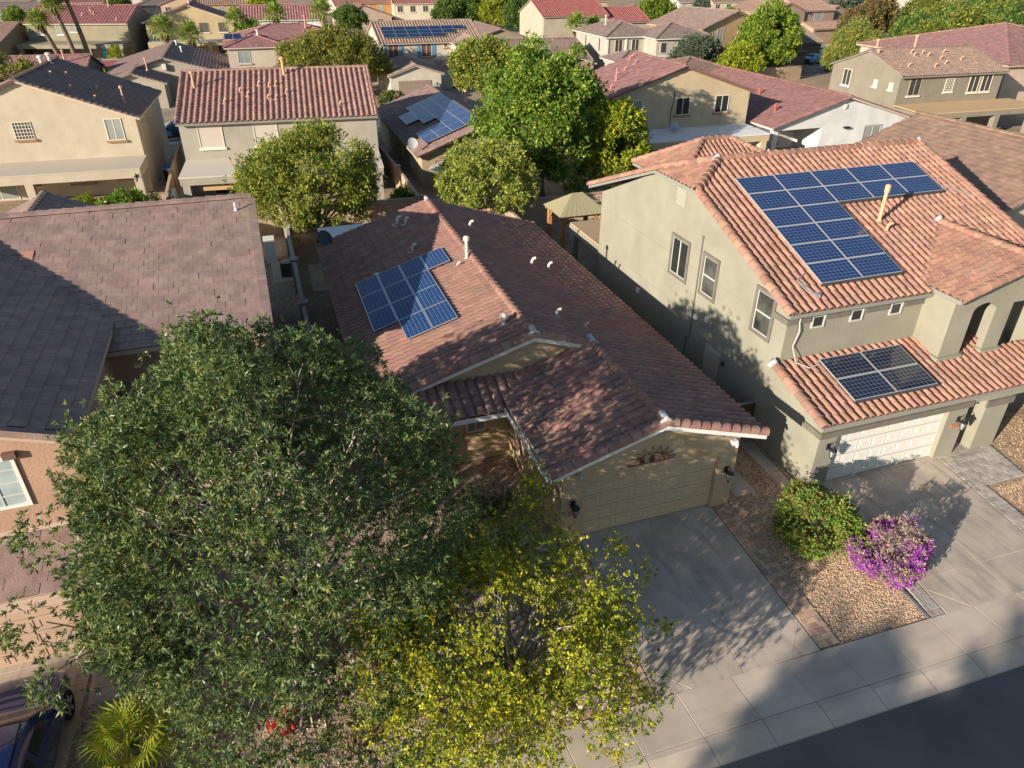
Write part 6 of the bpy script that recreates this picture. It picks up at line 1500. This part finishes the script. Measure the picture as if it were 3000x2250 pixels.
grove = [(103, 99), (107, 104), (112, 100), (110, 108), (116, 106), (119, 101), (122, 110), (126, 103), (115, 113), (130, 112), (134, 120), (139, 128), (143, 120), (147, 132), (126, 118), (150, 124), (156, 136), (162, 130), (168, 142), (174, 152), (182, 150), (190, 156), (137, 112), (131, 104), (146, 143), (160, 146), (178, 140), (196, 148), (152, 115), (143, 108)]
for k, (x, y) in enumerate(grove):
    ft("green tree of the dense grove beside the street, upper right", x, y, 4.2, (3.9, 3.7, 3.4), (LGRV, LGRN, LGRV)[k % 3], ('g', 'a', 'g')[k % 3], 60 + ord(('g', 'a', 'g')[k % 3]), .95 + .3 * ((k * 7) % 5) / 5, k * 2.1, GR)

PG = "tall fan palms"
palm("fan palm with the lowest crown of the three in front of the olive grey house", (-29.4, 149.6, 0), (-1.7, -.4, 6.5), 36, 1.1, 1.7, 9, .11, LPALM, r=(.45, .32), seed=5, group=PG)
palm("middle palm of the three in front of the olive grey house", (-27.0, 148.9, 0), (-1.3, -.4, 8.8), 36, 1.1, 1.7, 9, .11, LPALM, r=(.42, .28), seed=6, group=PG)
palm("tallest leaning palm in front of the olive grey house", (-25.2, 150, 0), (-1.3, -.4, 11.0), 36, 1.1, 1.7, 9, .11, LPALM, r=(.42, .26), seed=7, group=PG)
palm("left fan palm in front of the sandy gable house", (-12.6, 148.5, 0), (0, 0, 5.0), 34, 1.5, 1.7, 9, .12, LPALM, r=(.4, .34), seed=8, group=PG)
palm("right fan palm in front of the sandy gable house", (-8.2, 141, 0), (.1, 0, 4.5), 34, 1.4, 1.7, 9, .12, LPALM, r=(.4, .34), seed=9, group=PG)
palm("left palm in front of the white house with rose roof", (-.6, 150, 0), (0, 0, 6.2), 34, 1.2, 1.4, 9, .12, LPALM, r=(.36, .3), seed=10, group=PG)
palm("middle palm in front of the white house with rose roof", (6.2, 150, 0), (0, 0, 6.8), 36, 1.3, 1.6, 9, .12, LPALM, r=(.36, .3), seed=11, group=PG)
palm("right palm in front of the white house with rose roof", (14.2, 148, 0), (0, 0, 7.2), 36, 1.4, 1.7, 9, .12, LPALM, r=(.36, .3), seed=12, group=PG)
palm("left palm in front of the red roofed taupe house", (59.4, 138.2, 0), (0, 0, 5.0), 34, 1.3, 1.6, 9, .12, LPALM, r=(.36, .3), seed=13, group=PG)
palm("right palm in front of the red roofed taupe house", (64.2, 141, 0), (0, 0, 4.4), 30, 1.2, 1.4, 9, .12, LPALM, r=(.36, .3), seed=14, group=PG)
palm("short bushy fan palm under the patio of the olive grey house", (-20.9, 148.6, 0), (0, 0, 1.2), 26, 1.0, 1.3, 9, .08, LPALY, skirt=False, r=(.3, .3), seed=15, group=PG)
palm("low yellow green fan palm beside the dark blue car", (-5.05, 12.2, 0), (0, 0, .85), 30, .62, .75, 17, .022, LPALY, skirt=False, r=(.2, .2), seed=16, singles=True, upb=.1)

random.seed(21)
bush("rounded_shrub", "rounded clipped green shrub with reddish tips in the gravel strip", (14.75, 13.45, 0), (1.18, 1.18, 1.0), 15000, .1, .05,
     [("foliage", leafm("leaf_shrub", (.17, .24, .04), .35, .04, .3), .8, .11, .055, None), ("red_tips", leafm("leaf_red_tip", (.36, .20, .07), .3, .03, .2), .2, .085, .045, lambda P, r: (P[:, 2] > .7) & (r.rand(len(P)) < .9))], 71, nlob=46, lr=.36)
bush("flowering_shrub", "purple flowering rounded shrub beside the grey driveway", (16.3, 11.75, 0), (1.12, 1.05, .86), 15000, .1, .05,
     [("foliage", leafm("leaf_sage", (.36, .27, .21), .3, .03, .25), .5, .085, .045, None),
      ("blossom", leafm("purple_blossom", (.43, .11, .47), .3, .025, .3), 2.2, .06, .055, lambda P, r: (np.sin(P[:, 0] * 6.1 + 1.0) + np.sin(P[:, 1] * 5.3 + P[:, 2] * 4) + np.sin(P[:, 2] * 7.3 - P[:, 0] * 3) + (.55 - P[:, 2]) * 1.5 - P[:, 1] * .6 + r.normal(size=len(P)) * .5) > .0)], 73, nlob=48, lr=.30)
bush("bright_shrub", "bright green shrub by the wall behind the tan house", (9.0, 51.0, 0), (.8, .8, .85), 2500, .2, .09, [("foliage", LBRI, 1, .3, .1, None)], 75, nlob=16)
bush("leafy_shrub", "bright green leafy shrubs in front of the cream house patio", (-9.9, 57.6, 0), (2.2, 1.2, .8), 5000, .2, .1, [("foliage", LBRI, 1, .26, .13, None)], 77, nlob=30)
bush("leafy_shrub", "yellow green shrub left of the bright shrubs at the cream patio", (-12.6, 57.8, 0), (.7, .6, .7), 1500, .2, .1, [("foliage", LBRY, 1, .24, .12, None)], 78, nlob=12)
bush("dry_shrub", "dry brown twiggy shrub under the big tree near the pavement", (-.3, 10.9, 0), (.8, .7, .55), 900, .1, .03, [("foliage", leafm("leaf_dry", (.22, .15, .08)), 1, .1, .02, None)], 79, nlob=18, lr=.3)
bush("small_shrub", "rusty leafed shrub in front of the ivory house garage", (16.4, 95.3, 0), (1.4, 1.2, .85), 3000, .2, .1, [("foliage", LRED, .5, .3, .15, None), ("green_leaves", LGRN, .5, .3, .15, None)], 81, nlob=20)
bush("round_bush", "small round clipped bush beside the blue car, upper right", (88.8, 99.5, 0), (1.1, 1.1, .75), 2500, .2, .1, [("foliage", leafm("leaf_fresh_green", (.15, .22, .025)), 1, .25, .12, None)], 83, nlob=18)
bush("round_bush", "larger green bush in front of the blue car, upper right", (91.3, 104.0, 0), (2.0, 1.5, .9), 3500, .2, .1, [("foliage", LGRN, 1, .3, .15, None)], 85, nlob=20)
bush("small_shrub", "small green shrub beside the porch column at the right edge", (27.4, 14.6, 0), (.6, .6, .5), 2200, .1, .05, [("foliage", leafm("leaf_shrub", (.17, .24, .04)), 1, .12, .05, None)], 87, nlob=12)
bush("small_shrub", "dark shrub in the shade beside the tan house entry", (5.4, 18.3, 0), (.7, .6, .55), 1800, .1, .05, [("foliage", LBIG, 1, .13, .05, None)], 89, nlob=14)
for k, (x, y, lb) in enumerate([(-22, 86, 'a'), (-24, 137, 'b'), (-21, 128, 'c'), (44, 72, 'd'), (24, 84, 'e'), (27, 79, 'f')]):
    bush("garden_shrub", ["green shrub beside the cream house street wall", "leafy shrub under the olive grey house patio", "yellow shrub beside the small red roof", "green shrub beside the white house", "green shrub across from the ivory house", "green shrub behind the low shaded house"][k], (x, y, 0), (1.6, 1.3, 1.1), 2600, .25, .12, [("foliage", (LGRN, LBRI, LBRY)[k % 3], 1, .32, .16, None)], 90 + k, nlob=16)
# trees across the street, behind the camera: they shade the road and the kerb
tree("street_tree", "tall thin tree across the street, outside the view", (-23, -15.2, 0), (0, 0, 12.2), (2.6, 4.6, 2.2), 34, .9, 9000, .42, .2, LGRN, BARKD, 101, r0=.25, nl=10, tuft=7)
tree("street_tree", "second tall tree across the street, outside the view", (-48.5, -7.0, 0), (0, 0, 13.4), (2.4, 3.4, 1.8), 26, .9, 7000, .42, .2, LGRN, BARKD, 103, r0=.25, nl=10, tuft=7)
tree("street_tree", "third tall tree across the street, outside the view", (-25.5, -10, 0), (0, 0, 11.8), (1.6, 1.6, .9), 10, .8, 6000, .42, .2, LGRN, BARKD, 105, r0=.25, nl=10, tuft=7)

# ------------------------------------------------------------------ cars
BLUEP = mat("dark_blue_paint", (.02, .05, .19), rough=.22, metal=.35, spec=.6, coat=1.0)
car("parked_suv", "dark blue sport utility car on the left neighbour's driveway", (-7.75, 12.75, .05), 0, BLUEP, SUV, 1.0, cat="car", rack=True)
car("parked_suv", "pale blue compact sport utility car on the ivory house driveway", (22.2, 97.2, .05), math.pi, mat("pale_blue_paint", (.16, .30, .38), rough=.25, metal=.3, coat=.8), SUV, 1.0)
car("car", "white sedan driving on the street, upper right", (130.2, 137.6, .02), math.radians(-40 + 180), mat("white_car_paint", (.78, .78, .78), rough=.25, coat=.8), SEDAN, 1.25)
car("pickup_truck", "teal blue pickup truck parked before the beige garage house", (178.5, 184.5, .02), math.radians(75), mat("teal_paint", (.05, .17, .22), rough=.25, metal=.3, coat=.8), PICK, 1.3, cat="truck")
car("parked_car", "light blue car beside the shaded small house, upper right", (94.3, 113.3, .02), math.radians(-70), mat("sky_blue_paint", (.16, .38, .55), rough=.25, metal=.3, coat=.8), SEDAN, 1.1)
car("parked_car", "white car half hidden behind the ribbed roof, upper right", (101.5, 121.5, .02), math.radians(100), mat("white_car_paint", (.78, .78, .78), rough=.25, coat=.8), SUV, 1.0)
car("parked_car", "dark blue car in the street between cream and grey tan houses", (-8.0, 84.5, .02), math.radians(90), mat("navy_paint", (.01, .05, .12), rough=.25, metal=.3, coat=.8), SUV, 1.0)

# ------------------------------------------------------------------ yard things
gz = thing("gazebo", "cedar gazebo with tan metal hip roof beside the beige house", "gazebo", (18.5, 41.9, 0))
for x, y in ((-1.25, -1.1), (1.35, -1.1), (-1.25, 1.2), (1.35, 1.2)):
    b = MB(); b.box(x - .12, x + .12, y - .12, y + .12, 0, 2.2); po = link("post", b.mesh("post", WOODC), gz)
    for dx, dy in ((1 if x < 0 else -1, 0), (0, 1 if y < 0 else -1)):
        b = MB(); b.tube([(x, y, 1.65), (x + dx * .3, y + dy * .3, 1.9), (x + dx * .5, y + dy * .5, 2.2)], .06, 5); link("brace", b.mesh("brace", WOODC), po)
for a in ((-1.55, 1.65, -1.2, -1.05), (-1.55, 1.65, 1.15, 1.3), (-1.35, -1.2, -1.04, 1.14), (1.3, 1.45, -1.04, 1.14)):
    b = MB(); b.box(*a, 2.2, 2.38); link("beam", b.mesh("beam", WOODC), gz)
GR_ = mat("tan_metal_roof", (.40, .35, .21), rough=.5, metal=.2); X0, X1, Y0, Y1, zl, zr = -1.6, 1.7, -1.45, 1.5, 2.4, 3.4; ra, rb = (-.2, .05, zr), (.5, .05, zr)
for nm, q, n in (("front", [(X0, Y0), (X1, Y0), rb, ra], 9), ("rear", [(X1, Y1), (X0, Y1), ra, rb], 9), ("left", [(X0, Y1), (X0, Y0), ra, ra], 7), ("right", [(X1, Y0), (X1, Y1), rb, rb], 7)):
    A, B = Vector((*q[0], zl)), Vector((*q[1], zl)); C_, D_ = Vector(q[2]), Vector(q[3])
    for k in range(n):
        t0, t1 = k / n + .004, (k + 1) / n - .004
        p = [A.lerp(B, t0), A.lerp(B, t1), D_.lerp(C_, t1), D_.lerp(C_, t0)]
        b = MB(); b.slab(p, (0, 0, -.03)); link("roof_panel", b.mesh("roof_panel", GR_), gz)
um = thing("patio_umbrella", "faded grey patio umbrella beside the low shaded house", "umbrella", (13.2, 55.2, 0))
b = MB(); n = 8
b.v = [(0, 0, 2.75)] + [(1.25 * math.cos(2 * math.pi * k / n), 1.25 * math.sin(2 * math.pi * k / n), 2.2) for k in range(n)]; b.f = [(0, 1 + k, 1 + (k + 1) % n) for k in range(n)]; b.m = [0] * n
link("canopy", b.mesh("canopy", mat("faded_canvas", (.42, .38, .37), rough=.9)), um)
b = MB(); b.tube([(0, 0, 0), (0, 0, 2.8)], .03, 6); link("pole", b.mesh("pole", GREYM), um)
for lb, p, tl, az, R, m in (("white satellite dish on the eave corner of the low shaded house", (11.3, 57.6, 3.1), .5, .2, .42, mat("dish_white", (.55, .55, .52), rough=.5)), ("dark satellite dish on the white patio roof of the tan gable house", (34.9, 58.2, 2.75), .5, -.5, .42, GREYM),
                            ("grey satellite dish on the shaded house roof, upper right", (83.5, 106.3, 3.3), .5, .3, .6, PVCG)):
    d_ = thing("satellite_dish", lb, "satellite dish", p); dish_parts(d_, tl, az, R, m)
ac = thing("air_conditioner", "grey air conditioning unit beside the wall of the left neighbour", "air conditioner", (.28, 42.2, 0))
b = MB(); b.box(-.36, .36, -.36, .36, .05, .85); link("cabinet", b.mesh("cabinet", mat("ac_dark", (.07, .07, .075), rough=.7)), ac)
b = MB(); b.lathe((0, 0, .851), [(.34, 0), (.34, .04), (.08, .06)], 14); link("fan_grille", b.mesh("fan_grille", GREYM), ac)
b = MB()
for k in range(9): b.box(-.37, -.362, -.33, .33, .1 + k * .08, .14 + k * .08)
link("louvres", b.mesh("louvres", GREYM), ac)["kind"] = "stuff"
wc = thing("water_softener", "white utility cabinet against the left neighbour's rear wall", "cabinet", (-.5, 44.9, 0))
b = MB(); b.box(-.3, .3, -.35, .35, 0, 1.45); link("cabinet", b.mesh("cabinet", WHITE), wc); b = MB(); b.box(-.33, .33, -.38, .38, 1.451, 1.52); link("lid", b.mesh("lid", WHITE), wc)
ac2 = thing("air_conditioner", "pale air conditioning unit in the gap below the beige house wall", "air conditioner", (16.1, 25.0, 0))
b = MB(); b.box(-.36, .36, -.4, .4, .05, .9); link("cabinet", b.mesh("cabinet", PVCG), ac2); b = MB(); b.lathe((0, 0, .901), [(.32, 0), (.32, .04), (.08, .06)], 14); link("fan_grille", b.mesh("fan_grille", GREYM), ac2)
for lb, x, y in (("black wheeled bin with blue lid in the gap beside the cream house", -7.7, 66.4), ("second black wheeled bin in the gap beside the cream house", -7.7, 67.4)):
    r_ = thing("wheeled_bin", lb, "bin", (x, y, 0), 0, "wheeled bins beside the cream house")
    b = MB(); b.hexa([(-.25, -.28, .08), (.25, -.28, .08), (.25, .28, .08), (-.25, .28, .08), (-.33, -.36, 1.0), (.33, -.36, 1.0), (.33, .36, 1.0), (-.33, .36, 1.0)]); link("body", b.mesh("body", DARKM), r_)
    b = MB(); b.hexa([(-.35, -.38, 1.0), (.35, -.38, 1.0), (.35, .38, 1.0), (-.35, .38, 1.0), (-.33, -.36, 1.07), (.33, -.36, 1.07), (.33, .36, 1.12), (-.33, .36, 1.12)]); link("lid", b.mesh("lid", mat("bin_blue", (.02, .12, .35), rough=.5)), r_)
    for s_ in (-1, 1): b = MB(); b.tube([(s_ * .28, .33, .12), (s_ * .34, .33, .12)], .12, 10); link("wheel", b.mesh("wheel", RUBBER), r_)
mt = thing("leaning_board", "white padded board leaning on the wall beside the grey tan house", "board", (-6.5, 56.2, 0))
b = MB(); b.hexa([(0, 0, 0), (.25, 0, 0), (.25, 2.0, 0), (0, 2.0, 0), (-.25, 0, 1.5), (0, 0, 1.55), (0, 2.0, 1.55), (-.25, 2.0, 1.5)]); link("panel", b.mesh("panel", WHITE), mt)
rd = thing("shed_roof", "small flat red shade roof beside the pale grey house", "shade roof", (-19, 125, 0))
b = MB(); b.slab([(-1.9, 3.6, 2.75), (1.6, 3.8, 2.75), (1.6, -3.6, 2.55), (-1.2, -3.4, 2.55)][::-1], (0, 0, -.1)); link("roof", b.mesh("roof", mat("red_sheet_roof", (.36, .10, .085), rough=.7)), rd)
for x, y in ((-1.0, -3.2), (1.4, -3.3), (1.4, 3.5)): b = MB(); b.box(x - .06, x + .06, y - .06, y + .06, 0, 2.45); link("post", b.mesh("post", WOODC), rd)
bu = thing("folded_umbrella", "turquoise folded umbrella beside the olive grey house patio", "umbrella", (-22.8, 151, 0)); b = MB(); b.lathe((0, 0, 0), [(.1, 0), (.5, .6), (.35, 1.6), (.1, 2.6)], 8); link("canopy", b.mesh("canopy", mat("turquoise_canvas", (.0, .32, .5), rough=.8)), bu)
b = MB(); b.tube([(0, 0, 0), (0, 0, 2.9)], .05, 6); link("pole", b.mesh("pole", GREYM), bu)
bk = thing("concrete_block", "reddish brown utility box in the gravel beside the left garage", "utility box", (-6.2, 15.75, 0)); b = MB(); b.box(-.2, .22, -.16, .2, 0, .32); link("box", b.mesh("box", mat("red_brown_box", (.40, .17, .10), rough=.9)), bk); b = MB(); b.box(-.22, .24, -.18, .22, .321, .35); link("lid", b.mesh("lid", mat("red_brown_box", (.40, .17, .10))), bk)
dm = thing("door_mat", "dark rectangular mat on the left neighbour's path", "mat", (-4.75, 15.1, .055)); b = MB(); b.box(-.45, .45, -.35, .35, 0, .015); link("mat", b.mesh("mat", DARKM), dm)
rng = np.random.RandomState(5)
def rock(lb, x, y, s, grp):
    me = bpy.data.meshes.new("rock"); bm = bmesh.new(); bmesh.ops.create_icosphere(bm, subdivisions=2, radius=s)
    for v in bm.verts: v.co = Vector((v.co.x * 1.3, v.co.y, v.co.z * .65)) * (1 + .22 * rng.normal() * .6)
    bm.to_mesh(me); bm.free(); me.materials.append(ROCKM)
    o_ = link("landscape_rock", me, None, lb, "rock", grp); o_.location = (x, y, s * .3); o_.rotation_euler = (0, 0, rng.uniform(0, 6))
rock("flat pale stone beside the low fan palm", -3.9, 12.95, .3, None)
for k in range(70):
    t = rng.uniform(0, 1); x = 1.6 + 4.2 * t + rng.normal() * .35; y = 13.2 - 2.9 * t + rng.normal() * .4
    rock("tan river rock in the dry stream bed under the yellow green tree", x, y, rng.uniform(.08, .2), "river rocks of the dry stream bed")
fl = bush("red_flower_plant", "small plant with red flowers half hidden under the big tree", (-1.6, 12.2, 0), (.3, .3, .3), 260, .1, .05, [("foliage", LGRN, .5, .12, .06, None), ("blossom", leafm("red_blossom", (.6, .03, .02)), .6, .1, .07, None)], 95, nlob=10, lr=.2)
